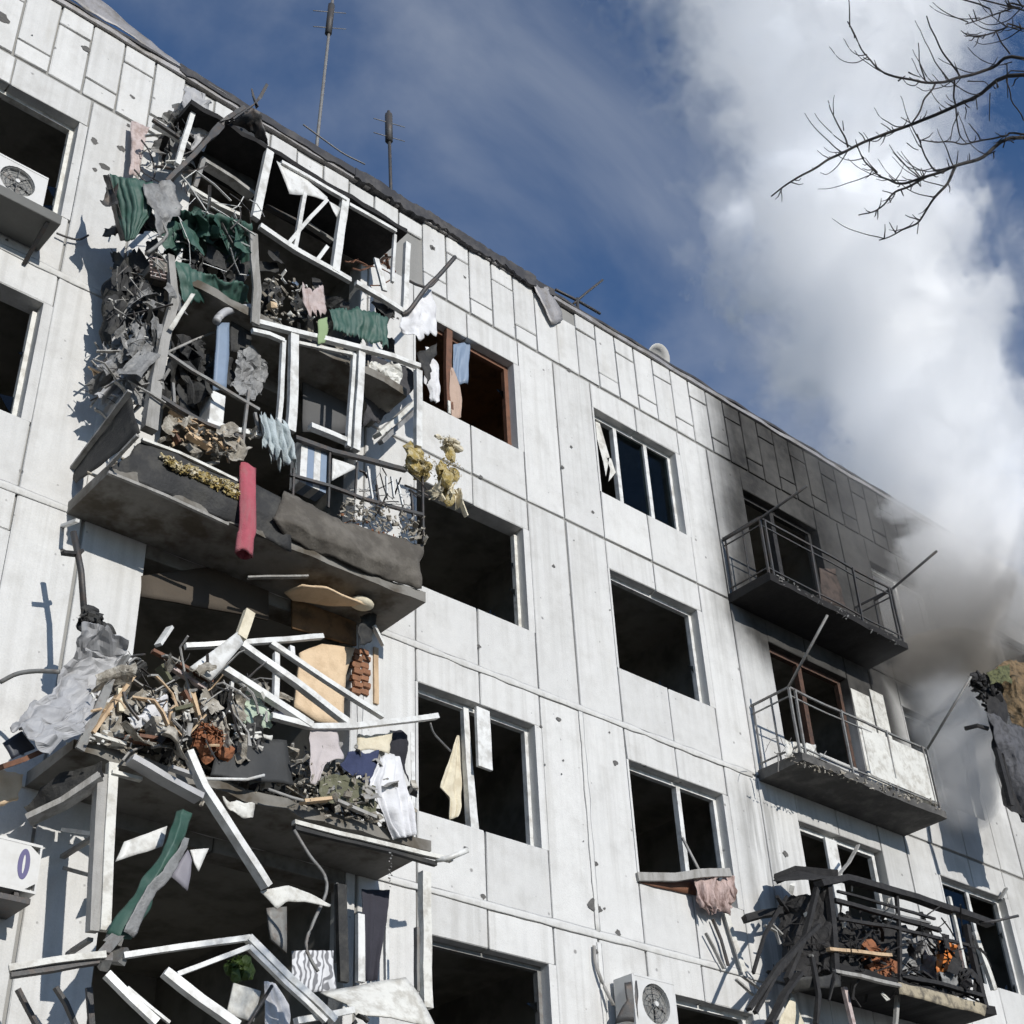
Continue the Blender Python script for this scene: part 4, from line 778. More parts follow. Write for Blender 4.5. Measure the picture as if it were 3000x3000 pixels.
torn_strips('dark_inner_tatters', QL(cC, (860, 560, -.4), (1300, 700, -.4), (860, 1000, -.4), (1300, 1000, -.4)), 40, TAR, 134, (.15, .5), (.05, .2), .12, .6, 'dark tatters inside the fourth floor balcony', 'sheet')
tangle('railing_snarl', QL(cD, (1060, 1400, -.7), (1540, 1480, -.7), (1080, 1680, -.72), (1560, 1820, -.72)), 60, DSTEEL, 135, (.1, .4), (.004, .012), .12, 'dark wires snarled in the right part of the fourth floor railing', 'debris')
tangle('pale_railing_snarl', QL(cD, (1100, 1420, -.75), (1500, 1480, -.75), (1100, 1640, -.75), (1500, 1760, -.75)), 26, PVC, 136, (.1, .3), (.004, .011), .1, 'white rods snarled in the right part of the fourth floor railing', 'debris')
flakes('rubble_right', QL(cD, (1020, 1600, -.76), (1540, 1740, -.76), (900, 1720, -.8), (1560, 1920, -.82)), 150, RUBBLE, 137, (.02, .065), .08, 'dusty rubble along the right part of the fourth floor railing', 'debris')
litter('brown_litter', (-4.1, -.84, 8.8), (-3.1, -.5, 9.1), 170, BRICK, 14, (.02, .06), label='brown rubble spilling at the right end of the fourth floor balcony')
for q, (pts, m_, w_, lab) in enumerate(((((840, 1090), (960, 1170)), WOOD, .06, 'yellow splintered plank on the left floor of the fourth floor balcony'), (((960, 1260), (1110, 1350)), PEACH, .09, 'peach coloured board lying in the fourth floor rubble'), (((1090, 1200), (1300, 1250)), CREAM, .06, 'cream lath lying under the mid rail'), (((860, 1240), (900, 1330)), BROWN, .08, 'dark red brown block in the fourth floor rubble'))):
    bar('broken_plank', py(cC, pts, -.7), w_, .03, m_, None, label=lab, cat='board')

# ---- third floor balcony, buried under wreckage
B3 = sub_empty('balcony', (-4.95, -.4, 5.6), bld, 'third floor balcony slab sagging under heaped wreckage')
slab_part(B3, -6.75, -3.06, 5.54, 5.68, .84, SLAB, 17, e=.03)
bar('edge_trim', py(cH, [(385, 505, -.86), (700, 585, -.87), (1080, 675, -.88), (1500, 770, -.9)]), .06, .04, WPAINT, B3)
bar('edge_trim', py(cH, [(390, 545, -.85), (700, 620, -.85), (1080, 710, -.86), (1390, 800, -.86)]), .05, .04, TAR, B3)
pipe('drain_stub', py(cH, [(1390, 770, -.88), (1480, 760, -.95), (1620, 700, -1.05)]), .028, PVC, B3)
bar('edge_trim', py(cG, [(200, 490, -.5), (450, 370, -.66), (720, 190, -.84)]), .16, .05, GREYWOOD, B3)
sheet('torn_lining', rows_y(cG, [[(160, 420, -.3), (420, 150, -.6), (720, 60, -.84)], [(200, 490, -.3), (450, 330, -.6), (720, 180, -.84)]]), TAR, B3, nu=14, nv=6, amp=.05, freq=4, seed=101, smooth=False)
# wall seen inside the bay on the third floor
sheet('plaster_wall', rows_y(cF, [[(680, 630), (830, 565), (1060, 600)], [(660, 820), (820, 820), (1000, 800)], [(640, 1010), (800, 1120), (980, 1150)]], -.05), PEACH, bld, nu=14, nv=12, amp=.012, freq=3, seed=102, thick=.05)
for r_ in range(7):
    for q in range(2):
        p = on_y(cF, 1070 + q*62 + (r_ % 2)*14, 625 + r_*47, -.03)
        box('brick', (p.x - .055, -.045 + .012*((r_*3 + q) % 3), p.z - .032), (p.x + .055, .02, p.z + .03), BRICK, bld, bevel=.006, jit=.006, rnd=rnd)
bar('door_post', py(cF, [(1205, 600), (1205, 1000)], .0), .06, .05, WOOD, bld)
sheet('brown_inner_wall', rows_y(cF, [[(610, 265), (1060, 390)], [(610, 470), (1060, 590)]], -.02), mat('brown_stained_lintel', (.20, .115, .055), .9, vary=.4, scale=4, bump=.2, dirt=(.06, .04, .02), dirt_amt=.7), bld, nu=8, nv=6, amp=.01, seed=103, thick=.03)
sheet('brown_inner_wall', rows_y(cE, [[(1000, 330), (1500, 270), (1900, 220)], [(1000, 480), (1500, 560), (1900, 640)]], -.012), mat('dark_panelling', (.075, .06, .045), .9, vary=.4, scale=3, bump=.2), bld, nu=8, nv=6, amp=.01, seed=104, thick=.03)
sheet('hanging_ceiling_board', rows_y(cF, [[(560, 200, -.3), (700, 140, -.55), (860, 170, -.6)], [(620, 250, -.25), (860, 290, -.3), (1160, 300, -.55)]]), PEACH, nu=10, nv=6, amp=.02, seed=105, thick=.02, label='pale torn ceiling board drooping below the fourth floor slab', cat='board')
bm = bmesh.new(); bmesh.ops.create_uvsphere(bm, u_segments=14, v_segments=8, radius=.11)
for v in bm.verts: v.co = Vector((v.co.x*1.3, v.co.y, v.co.z*.55)) + on_y(cF, 1110, 285, -.5)
tag(done('ceiling_lamp', bm, CREAM, smooth=True), 'cream dome lamp under the fourth floor slab', 'lamp')
bar('grey_ceiling_batten', py(cF, [(300, 105, -.4), (730, 95, -.6)]), .05, .02, GREYWOOD, None, label='thin grey batten hanging under the fourth floor slab', cat='bar')
sheet('ragged_dark_rag', rows_y(cF, [[(1100, 360, -.3), (1230, 350, -.3)], [(1090, 480, -.3), (1190, 500, -.3)], [(1090, 590, -.3), (1180, 580, -.3)]]), TAR, nu=8, nv=10, amp=.04, freq=6, seed=106, label='dark rag hanging at the right end below the fourth floor slab', cat='cloth')
bar('white_bracket', py(cF, [(1195, 440), (1265, 580)], -.3), .05, .03, PVC, None, label='small white bracket beside the dark rag', cat='bar')

# galvanised sheet and things hanging at the left of the third floor
sheet('galvanised_sheet', rows_y(cE, [[(560, 640, -1.05), (740, 690, -1.0), (905, 770, -.95)], [(515, 880, -.80), (700, 930, -.74), (860, 970, -.80)], [(400, 1100, -.74), (560, 1140, -.78), (740, 1150, -.84)], [(200, 1300, -.90), (400, 1320, -1.0), (640, 1340, -.95)], [(50, 1430, -1.1), (220, 1480, -1.2), (340, 1580, -1.1)]]), GALV, nu=26, nv=34, amp=.07, freq=5.0, seed=111, thick=.008, fold=.03, fold_n=3, smooth=False, label='large bent galvanised sheet hanging off the left end of the third floor balcony', cat='metal sheet')
sheet('blue_black_sheet', rows_y(cE, [[(25, 1510), (150, 1430)], [(90, 1620), (250, 1550)]], -1.0), mat('blue_black_plastic', (.03, .035, .05), .5, vary=.3, scale=5, bump=.1), nu=6, nv=6, amp=.02, seed=112, thick=.02, label='small blue black panel end under the galvanised sheet', cat='panel')
tuft('burnt_rag', on_y(cE, 640, 660, -.7), .17, TAR, None, 113, 160, (1.1, .6, .8), 'black burnt rag bunched at the top of the galvanised sheet', 'cloth', .03)
pipe('hanging_cable', curve_pts(py(cE, [(0, 1085, -.5), (120, 1025, -.6), (260, 1005, -.7), (420, 1010, -.85)])), .02, GSTEEL, label='thick grey cable running left from the galvanised sheet', cat='cable')
pipe('drain_rod', py(cE, [(520, 20, -.6), (575, 300, -.62), (600, 640, -.65)]), .03, DSTEEL, label='dark upright rod from the fourth floor slab down to the burnt rag', cat='pipe')
bar('rusty_stub', py(cE, [(440, 170), (530, 180), (580, 160)], -.6), .06, .03, CHAR, None, label='short black stub across the dark upright rod', cat='bar')
bar('white_slab_edge', [on_x(cE, 360, 10, -6.80), on_x(cE, 170 + 380, -60, -6.80)], .04, .03, PVC, None, label='bright white strip under the left end of the fourth floor slab', cat='bar')
bar('steel_strip', py(cE, [(895, 905, -.9), (760, 1130, -.95), (560, 1560, -.95)]), .075, .03, GSTEEL, None, label='grey steel strip along the right edge of the galvanised sheet', cat='bar')
bar('pine_plank', py(cE, [(935, 1050, -.9), (800, 1230, -.92), (640, 1450, -.95)]), .085, .03, WOOD, None, label='pale pine plank leaning beside the grey steel strip', cat='board')
bar('brown_plank', py(cE, [(0, 1690, -1.05), (150, 1640, -1.0), (330, 1560, -.95)]), .08, .04, BROWN, None, label='brown plank sticking out left under the galvanised sheet', cat='board')
sheet('peach_block', rows_y(cG, [[(-60, 130), (160, 150)], [(-60, 390), (120, 330)]], -.6), PEACH, nu=8, nv=8, amp=.04, freq=6, seed=114, thick=.05, label='peach coloured plasterboard piece at the left edge below the brown plank', cat='board')

# heap on the third floor balcony
litter('wreckage_litter', (-6.55, -.84, 5.68), (-3.2, -.2, 6.25), 520, RUBBLE, 21, (.03, .10), label='dusty rubble heaped over the third floor balcony')
litter('wreckage_splinters', (-6.2, -.9, 5.72), (-3.3, -.4, 6.2), 50, GREYWOOD, 22, (.03, .08), label='grey splinters mixed in the third floor heap')
litter('wreckage_dark_scraps', (-6.4, -.86, 5.75), (-3.2, -.3, 6.3), 150, TAR, 23, (.04, .11), label='black scraps mixed in the third floor heap')
torn_strips('heap_tatters', QL(cE, (900, 880, -.85), (1900, 1100, -.9), (640, 1500, -.9), (1900, 1560, -.95)), 70, RUBBLE, 241, (.12, .45), (.03, .14), .15, .35, 'dusty tatters over the third floor heap', 'debris')
torn_strips('dark_heap_tatters', QL(cE, (930, 860, -.75), (1900, 1100, -.8), (700, 1500, -.85), (1900, 1560, -.9)), 60, TAR, 242, (.12, .45), (.05, .16), .15, .4, 'black tatters in the third floor heap', 'debris')
tangle('heap_snarl', QL(cE, (900, 860, -.9), (1900, 1050, -.95), (640, 1560, -.95), (1900, 1600, -1.0)), 90, GREYWOOD, 243, (.15, .6), (.006, .02), .12, 'grey sticks bristling from the third floor heap', 'debris')
tangle('dark_heap_snarl', QL(cE, (900, 860, -.9), (1900, 1050, -.95), (640, 1560, -.95), (1900, 1600, -1.0)), 70, DSTEEL, 244, (.15, .5), (.004, .014), .12, 'dark wires bristling from the third floor heap', 'debris')
tangle('pine_heap_snarl', QL(cE, (640, 1100, -.95), (1500, 1100, -.98), (560, 1560, -.95), (1500, 1560, -1.0)), 40, WOOD, 245, (.12, .4), (.008, .022), .1, 'pine splinters in the left half of the third floor heap', 'debris')
torn_strips('right_heap_tatters', QL(cF, (560, 1250, -.85), (1300, 1300, -.85), (620, 1700, -.92), (1300, 1800, -.92)), 34, GREYWOOD, 246, (.12, .35), (.04, .12), .08, .2, 'grey tatters in the right half of the third floor heap', 'debris')
flakes('right_heap_bits', QL(cF, (600, 1380, -.93), (1200, 1480, -.93), (620, 1720, -.97), (1250, 1850, -.96)), 90, RUBBLE, 247, (.02, .07), .08, 'dusty bits in the right half of the third floor heap', 'debris')
flakes('pale_heap_bits', QL(cE, (640, 1150, -.98), (1900, 1150, -1.0), (620, 1560, -1.0), (1900, 1560, -1.02)), 80, WPAINT, 248, (.015, .06), .08, 'pale bits over the third floor heap', 'debris')
WF = empty('broken_window_frame', on_y(cF, 700, 1150, -.95), 'broken white ladder like window frame lying slanted on the third floor heap', 'window frame')
for pts, w_ in ((((-140, 590, -.8), (260, 565, -.9), (830, 518, -.85)), .06), (((255, 575, -.9), (640, 850, -.97), (1030, 1140, -1.0)), .075), (((470, 565, -.88), (860, 830, -.96), (1260, 1090, -1.0)), .06), (((110, 735, -.95), (420, 930, -1.0), (750, 1150, -1.02)), .075), (((505, 640, -.86), (500, 960, -.95)), .055), (((610, 590, -.86), (615, 650, -.88)), .05), (((470, 1080, -1.0), (760, 1158, -1.02), (1060, 1150, -1.02), (1400, 1120, -1.02), (1640, 1085, -1.02)), .065)):
    bar('frame_bar', py(cF, pts), w_, w_*.8, PVC, WF)
bm = bmesh.new(); chunk_bm(bm, on_y(cF, 1620, 1095, -1.02), .05, 5); done('end_cap', bm, WPAINT, WF)
pipe('thin_wire', curve_pts(py(cF, [(1595, 1130, -1.0), (1620, 1200, -.95), (1680, 1270, -.8), (1740, 1330, -.6)])), .01, GSTEEL, label='thin grey wire trailing from the end of the broken white frame', cat='wire')
sheet('white_board', rows_y(cE, [[(1680, 725, -1.0), (1725, 805, -1.0)], [(1350, 975, -1.05), (1500, 1070, -1.05)]]), PVC, nu=4, nv=6, amp=.006, seed=121, thick=.03, label='broad white board lying across the top of the third floor heap', cat='board')
bar('pine_stub', py(cE, [(1700, 770, -.98), (1765, 590, -.95)]), .10, .06, CREAM, None, label='cream timber stub sticking up behind the broad white board', cat='board')
bar('white_angle', py(cE, [(1120, 820, -.85), (1200, 700, -.8)]), .07, .03, PVC, None, label='short white angle piece at the left of the heap top', cat='bar')
sheet('white_crumpled_cloth', rows_y(cE, [[(870, 1340), (1170, 1190)], [(930, 1430), (1190, 1330)]], -.92), WHITECL, nu=16, nv=10, amp=.06, freq=6, seed=122, fold=.02, fold_n=3, label='white crumpled cloth in the left part of the third floor heap', cat='cloth')
for q, (pts, m_, w_, lab) in enumerate(((((1360, 1150), (1385, 1260), (1420, 1390)), WOOD, .05, 'pale splintered stick standing in the middle of the heap'), (((1210, 1290), (1340, 1260)), OLIVE, .12, 'olive green block in the middle of the heap'), (((1290, 1150), (1330, 1230)), BROWN, .10, 'brown block beside the pale stick'), (((1130, 970), (1190, 1080)), OLIVE, .11, 'olive tin at the left top of the heap'), (((1080, 860), (1280, 960), (1500, 1080)), BROWN, .05, 'brown lath under the broad white board'), (((1200, 970), (1450, 1130)), PINK, .05, 'pinkish lath parallel to the brown lath'), (((640, 1460), (880, 1530)), WPAINT, .10, 'dirty white board at the left foot of the heap'), (((760, 1500), (920, 1470)), BROWN, .07, 'dark brown block near the left foot of the heap'), (((960, 1480), (1200, 1520)), BROWN, .16, 'wide brown board at the foot of the heap'), (((850, 1130), (860, 1290)), CREAM, .05, 'cream strip beside the pine plank'), (((1640, 1080), (1620, 1300)), PVC, .03, 'thin white strip hanging in the right part of the heap'))):
    bar('heap_board', py(cE, pts, -.93), w_, .03, m_, None, label=lab, cat='board')
tuft('orange_scrap', on_y(cE, 1470, 1480, -.95), .22, RUST, None, 123, 330, (1, .5, .9), 'orange brown tangle of scrap in the front of the third floor heap', 'scrap', .035)
PGRN = mat('pale_green_cloth', (.42, .50, .40), .9, vary=.25, scale=7, bump=.3)
sheet('pale_green_cloth', rows_y(cE, [[(1690, 1150), (1790, 1140)], [(1720, 1260), (1880, 1270)], [(1700, 1380), (1930, 1390)]], -.9), PGRN, nu=14, nv=14, amp=.05, freq=6, seed=124, fold=.02, fold_n=3, label='pale green cloth crumpled under the broken white frame', cat='cloth')
sheet('lilac_cloth', rows_y(cF, [[(450, 1060), (600, 1080)], [(490, 1120), (640, 1150)]], -.92), mat('lilac_cloth', (.48, .45, .52), .9, vary=.2, scale=7, bump=.3), nu=10, nv=8, amp=.04, freq=6, seed=125, label='lilac cloth under the bottom bar of the broken white frame', cat='cloth')
sheet('charcoal_sheet', rows_y(cF, [[(130, 1265, -.86), (360, 1240, -.9), (580, 1255, -.9)], [(60, 1400, -.9), (350, 1400, -.95), (610, 1410, -.92)], [(30, 1500, -.9), (330, 1530, -.95), (640, 1570, -.92)]]), mat('charcoal_board', (.035, .036, .036), .7, vary=.3, scale=3, bump=.2), nu=16, nv=12, amp=.02, seed=126, thick=.015, label='charcoal grey sheet slumped over the front of the third floor heap', cat='sheet')
sheet('white_lace', rows_y(cF, [[(200, 1195), (480, 1215)], [(230, 1225), (470, 1245)]], -.95), WPAINT, nu=10, nv=3, amp=.03, freq=8, seed=127, label='narrow white strip above the charcoal grey sheet', cat='cloth')
sheet('dusty_pink_cloth', rows_y(cF, [[(750, 1150), (850, 1150), (930, 1180)], [(745, 1310), (850, 1300), (975, 1390)], [(735, 1460), (790, 1470), (860, 1400)], [(740, 1560), (775, 1570), (800, 1540)]], -1.0), mat('grey_pink_cloth', (.50, .45, .44), .9, vary=.2, scale=7, bump=.3), nu=14, nv=20, amp=.03, freq=5, seed=128, fold=.015, fold_n=3, label='grey pink cloth hanging below the broken white frame', cat='cloth')
sheet('navy_cloth', rows_y(cF, [[(1010, 1320), (1220, 1330)], [(960, 1420), (1200, 1500)], [(1040, 1500), (1180, 1570)]], -.93), NAVY, nu=12, nv=12, amp=.04, freq=5, seed=129, fold=.02, fold_n=3, label='navy blue cloth between the grey pink cloth and the long white sheet', cat='cloth')
sheet('white_bedsheet', rows_y(cF, [[(1240, 1365, -.9), (1310, 1350, -.9), (1380, 1370, -.88)], [(1150, 1550, -.92), (1290, 1560, -.94), (1430, 1540, -.9)], [(1230, 1740, -.92), (1340, 1740, -.94), (1460, 1730, -.9)], [(1340, 1930, -.9), (1410, 1940, -.9), (1480, 1920, -.88)]]), WHITECL, nu=40, nv=26, amp=.03, freq=4, seed=130, fold=.03, fold_n=5, label='long white bedsheet hanging at the right end of the third floor heap', cat='sheet')
sheet('black_jacket', rows_y(cF, [[(1320, 1190), (1430, 1210)], [(1290, 1330), (1430, 1350)], [(1370, 1370), (1440, 1560)]], -.8), mat('black_jacket_cloth', (.02, .02, .026), .9, vary=.3, scale=7, bump=.3), nu=10, nv=14, amp=.04, freq=6, seed=131, label='black jacket behind the long white bedsheet', cat='garment')
sheet('cream_bowl_board', rows_y(cF, [[(1080, 1210), (1330, 1210)], [(1080, 1320), (1300, 1340)]], -.9), CREAM, nu=10, nv=8, amp=.04, freq=6, seed=132, label='cream board under the right end of the broken white frame', cat='board')
sheet('olive_bundle', rows_y(cF, [[(830, 1540), (1000, 1480), (1180, 1600)], [(820, 1620), (1010, 1600), (1200, 1700)], [(800, 1680), (1000, 1720), (1230, 1790)]], -.92), OLIVE, nu=18, nv=12, amp=.06, freq=6, seed=133, smooth=False, label='olive canvas bundle below the navy blue cloth', cat='bundle')
bar('yellow_board', py(cF, [(690, 1690), (880, 1670)], -.98), .09, .03, WOOD, None, label='yellowish board at the front edge below the olive bundle', cat='board')
bar('grey_lath', py(cF, [(930, 1680), (1210, 1800)], -.98), .05, .03, GREYWOOD, None, label='pale grey lath along the edge below the olive bundle', cat='board')
for q, pts in enumerate((((0, 1525), (300, 1530), (420, 1500)), ((450, 1600), (620, 1660), (740, 1690)))): pipe('rod', py(cF, pts, -1.0), .014, PVC if q == 0 else GREYWOOD, label=['thin white rod under the charcoal grey sheet', 'thin grey rod at the left of the yellowish board'][q], cat='rod')

# ---- below the third floor slab
bar('corner_post', py(cG, [(712, 170), (690, 600), (655, 1275)], -.80), .085, .08, GREYWOOD, B3)
bar('corner_post', py(cG, [(800, 90, -.83), (770, 600, -.83), (735, 1270, -.83)]), .085, .06, WPAINT, B3)
bar('corner_post', py(cH, [(1312, 860, -.82), (1318, 1400, -.82), (1325, 1820, -.82)]), .10, .08, WPAINT, B3)
bar('post_edge', py(cH, [(1255, 1250, -.78), (1262, 1700, -.78)]), .03, .05, GSTEEL, B3)
bar('white_beam', py(cG, [(1330, 10, -1.0), (1440, 260, -1.03), (1660, 600, -1.05), (1890, 965, -1.05)]), .10, .06, PVC, None, label='long white beam slanting down from the third floor slab', cat='beam')
sheet('white_wedge_sheet', rows_y(cH, [[(160, 1005, -1.0), (340, 940, -1.0), (480, 990, -1.0), (650, 1078, -1.0)], [(270, 1115, -1.0), (340, 1060, -1.0), (480, 1065, -1.0), (640, 1090, -1.0)]]), WPAINT, nu=14, nv=6, amp=.02, seed=141, thick=.012, label='white pointed scrap at the lower end of the long white beam', cat='sheet')
bar('silver_channel', py(cG, [(920, 60, -.98), (1160, 200, -1.0), (1410, 335, -1.0)]), .14, .05, GALV, None, label='short silver metal channel sloping under the third floor slab edge', cat='metal channel')
bar('grey_angle', py(cG, [(1200, 120, -.95), (1380, 180, -.95)]), .07, .03, GALV, None, label='short grey angle above the silver channel', cat='bar')
bar('pale_batten', py(cG, [(790, 150, -.86), (1000, 205, -.86)]), .05, .03, WPAINT, None, label='pale batten under the slab edge beside the corner post', cat='bar')
sheet('white_scraps', rows_y(cG, [[(1560, 330), (1800, 380)], [(1640, 440), (1790, 470)]], -.9), WPAINT, nu=12, nv=8, amp=.04, freq=8, seed=142, label='ragged white scrap under the slab edge right of the long white beam', cat='sheet')
sheet('rolled_green_sheet', rows_y(cG, [[(1255, 420, -.95), (1300, 400, -1.0), (1345, 430, -.98)], [(1190, 600, -1.0), (1250, 600, -1.06), (1320, 600, -1.0)], [(1110, 760, -1.0), (1160, 780, -1.06), (1240, 800, -1.0)], [(980, 960, -1.0), (1040, 980, -1.06), (1100, 980, -1.0)], [(880, 1100, -.98), (950, 1150, -1.04), (1040, 1150, -1.0)], [(740, 1280, -.95), (830, 1320, -1.0), (930, 1340, -.98)]]), GREEN, nu=14, nv=34, amp=.025, freq=4, seed=143, thick=.006, label='long curled dark green sheet hanging below the third floor slab', cat='metal sheet')
sheet('pale_torn_lining', rows_y(cG, [[(1310, 600, -1.03), (1340, 620, -1.0)], [(1200, 790, -1.08), (1260, 830, -1.05)], [(1050, 950, -1.09), (1110, 1000, -1.06)], [(960, 1110, -1.08), (1060, 1080, -1.05)], [(860, 1290, -1.04), (940, 1320, -1.02)]]), FOIL, nu=8, nv=26, amp=.02, freq=6, seed=144, label='pale torn lining along the right edge of the curled green sheet', cat='sheet')
sheet('white_panel_piece', rows_y(cG, [[(880, 640), (1185, 530)], [(820, 780), (1150, 670)]], -.7), PVC, nu=6, nv=5, amp=.01, seed=145, thick=.02, label='white panel piece behind the curled green sheet', cat='board')
sheet('white_shard', rows_y(cG, [[(1345, 700), (1478, 688)], [(1370, 790), (1400, 850)]], -.8), PVC, nu=4, nv=4, amp=.01, seed=146, thick=.012, label='small white shard right of the curled green sheet', cat='board')
sheet('grey_shard', rows_y(cG, [[(1330, 700), (1360, 780)], [(1210, 880), (1330, 990)]], -.82), mat('violet_grey_plastic', (.22, .21, .24), .6, vary=.2, scale=5, bump=.1), nu=4, nv=6, amp=.015, seed=147, thick=.012, label='violet grey shard hanging below the small white shard', cat='board')
for q, pts in enumerate((((445, 555, -.05), (655, 590, -.6)), ((440, 750, -.05), (650, 620, -.6)), ((460, 830, -.05), (640, 880, -.6)), ((480, 1440, -.1), (640, 1330, -.7)))):
    bar('side_bar', py(cG, pts), .045, .03, GSTEEL if q != 0 else PVC, B3)
pipe('dangling_cable', curve_pts(py(cH, [(390, 560, -.86), (500, 740, -.9), (605, 880, -.9), (615, 1010, -.9), (540, 1180, -.9), (475, 1360, -.9), (510, 1480, -.9), (560, 1560, -.9)])), .016, GSTEEL, label='grey cable dangling in a loop below the third floor slab', cat='cable')
bm = bmesh.new()
for q in range(16): chunk_bm(bm, on_y(cH, 1072 + 10*math.sin(q*1.9), 660 + q*20, -.88), .016, 300 + q)
tag(done('hanging_chain', bm, GSTEEL), 'thin chain hanging from the right end of the third floor slab', 'chain')
bar('inner_white_post', py(cH, [(855, 1160, -.5), (855, 1640, -.5)]), .075, .05, PVC, B3); bar('inner_white_post', py(cH, [(1042, 1150, -.3), (1042, 1640, -.3)]), .04, .04, PVC, B3)
bar('inner_dark_post', py(cH, [(720, 950, -.5), (735, 1640, -.5)]), .10, .05, TAR, B3); bar('inner_dark_post', py(cH, [(690, 940, -.45), (690, 1500, -.45)]), .03, .04, GSTEEL, B3)
sheet('dark_curtain', rows_y(cH, [[(860, 980, -.35), (1070, 980, -.35)], [(880, 1630, -.35), (980, 1620, -.35)]]), mat('dark_violet_curtain', (.035, .034, .045), .95, vary=.3, scale=6, bump=.3), nu=16, nv=12, amp=.02, seed=148, fold=.02, fold_n=3, label='dark curtain hanging between the inner white posts under the third floor slab', cat='curtain')
sheet('grey_door_leaf', rows_y(cH, [[(200, 1110), (340, 1100)], [(230, 1330), (340, 1430)]], -.15), GSTEEL, nu=4, nv=5, amp=.004, seed=149, thick=.03, label='grey door leaf in the dark bay below the pointed white scrap', cat='door')
# patterned curtain (white with grey squiggles)
pc = bpy.data.materials.new('patterned_curtain'); N = NT(pc); o_ = N.n('ShaderNodeOutputMaterial'); b_ = N.n('ShaderNodeBsdfPrincipled'); ps = N.n('ShaderNodeNewGeometry').outputs['Position']
wv = N.n('ShaderNodeTexWave'); N.put(wv.inputs['Vector'], ps); wv.inputs['Scale'].default_value = 5.0; wv.inputs['Distortion'].default_value = 14.0; wv.inputs['Detail'].default_value = 2.0
N.put(b_.inputs['Base Color'], N.mix(N.step(wv.outputs['Fac'], .25, .55), (.20, .20, .21, 1), (.66, .66, .67, 1))); b_.inputs['Roughness'].default_value = .9; N.t.links.new(b_.outputs[0], o_.inputs[0])
sheet('patterned_curtain', rows_y(cH, [[(370, 1420), (670, 1410)], [(380, 1720), (680, 1700)]], -.6), pc, nu=30, nv=14, amp=.015, seed=150, fold=.02, fold_n=4, label='white curtain with grey squiggle pattern below the dangling cable', cat='curtain')

# ---- second floor: broken white frame leaning out
W2 = empty('broken_window_frame', on_y(cY, 1400, 600, -1.05), 'big double barred white window frame tilted open at the bottom left of the block', 'window frame')
for pts, w_ in ((((700, 290, -1.0), (1000, 245, -1.05), (1412, 192, -1.1)), .06), (((1405, 190, -1.1), (1640, 420, -1.14), (1890, 655, -1.18)), .075), (((1000, 395, -1.05), (1410, 243, -1.12)), .05), (((1408, 240, -1.12), (1620, 450, -1.15), (1840, 660, -1.2)), .05), (((930, 380, -1.05), (1130, 540, -1.1), (1340, 690, -1.14)), .09), (((605, 395, -1.0), (740, 530, -1.05), (890, 670, -1.1)), .075), (((720, 470, -1.0), (960, 670, -1.05)), .03)):
    bar('frame_bar', py(cY, pts), w_, w_*.75, PVC, W2)
bar('rail_piece', py(cY, [(50, 365, -.8), (300, 320, -.9), (600, 285, -1.0)]), .055, .05, WPAINT, None, label='weathered white rail running left from the tilted white frame', cat='bar')
bar('rail_piece', py(cY, [(60, 400, -.78), (300, 365, -.86), (560, 320, -.95)]), .07, .05, DSTEEL, None, label='dark rail under the weathered white rail', cat='bar')
bm = bmesh.new()
for q, (x, y, s_) in enumerate(((620, 230, .12), (680, 290, .11), (600, 330, .11), (650, 200, .08))): chunk_bm(bm, on_y(cY, x, y, -.95), s_, 400 + q)
tag(done('crushed_bracket', bm, GSTEEL), 'crushed grey metal lump at the foot of the curled green sheet', 'metal scrap')
sheet('square_board', rows_y(cY, [[(1325, 445), (1480, 490)], [(1285, 615), (1440, 660)]], -.9), WPAINT, nu=4, nv=4, amp=.006, seed=151, thick=.02, label='light grey square panel inside the tilted white frame', cat='panel')
sheet('white_curtain', rows_y(cY, [[(1500, 430), (1560, 440)], [(1510, 560), (1640, 560)], [(1500, 690), (1650, 700)]], -.8), WHITECL, nu=20, nv=12, amp=.02, seed=152, fold=.02, fold_n=3, label='white cloth hanging inside the tilted white frame', cat='cloth')
pipe('dark_stick', py(cY, [(1540, 460, -.95), (1400, 690, -1.0)]), .015, DSTEEL, label='thin dark stick in front of the light grey square panel', cat='rod')
tuft('house_plant', on_y(cY, 1350, 350, -.75), .14, mat('house_plant_leaf', (.05, .085, .012), .6, vary=.5, scale=10, bump=.1), None, 153, 160, (.8, .6, 1), 'small green house plant behind the tilted white frame', 'plant', .035)
sheet('white_awning_sheet', rows_y(cH, [[(580, 1710, -.85), (880, 1650, -.85), (1175, 1600, -.85)], [(760, 1790, -1.0), (1000, 1760, -1.0), (1260, 1700, -.9)], [(830, 1870, -1.1), (1080, 1880, -1.1), (1400, 1960, -1.0)]]), WPAINT, nu=12, nv=8, amp=.012, seed=154, thick=.015, label='broad white sheet lying at the bottom beside the right corner post', cat='sheet')
bar('white_strut', py(cH, [(400, 1915, -1.15), (800, 1832, -1.1)]), .06, .05, PVC, None, label='short white strut below the broad white sheet', cat='bar')
bm = bmesh.new()
for q, (x, y, s_) in enumerate(((860, 1880, .06), (900, 1900, .05), (820, 1925, .05))): chunk_bm(bm, on_y(cH, x, y, -1.12), s_, 420 + q)
tag(done('dark_scrap', bm, TAR), 'small black scrap under the broad white sheet', 'scrap')
for q, pts in enumerate((((100, 480), (150, 580), (210, 690)), ((310, 470), (370, 560), (430, 690)), ((500, 470), (520, 690)))):
    bar('slanted_bar', py(cY, pts, -.35), .05, .03, DSTEEL, None, label=['dark bar slanting down at the far left bottom', 'second dark bar slanting down right of the far left one', 'upright dark bar under the rails'][q], cat='bar')
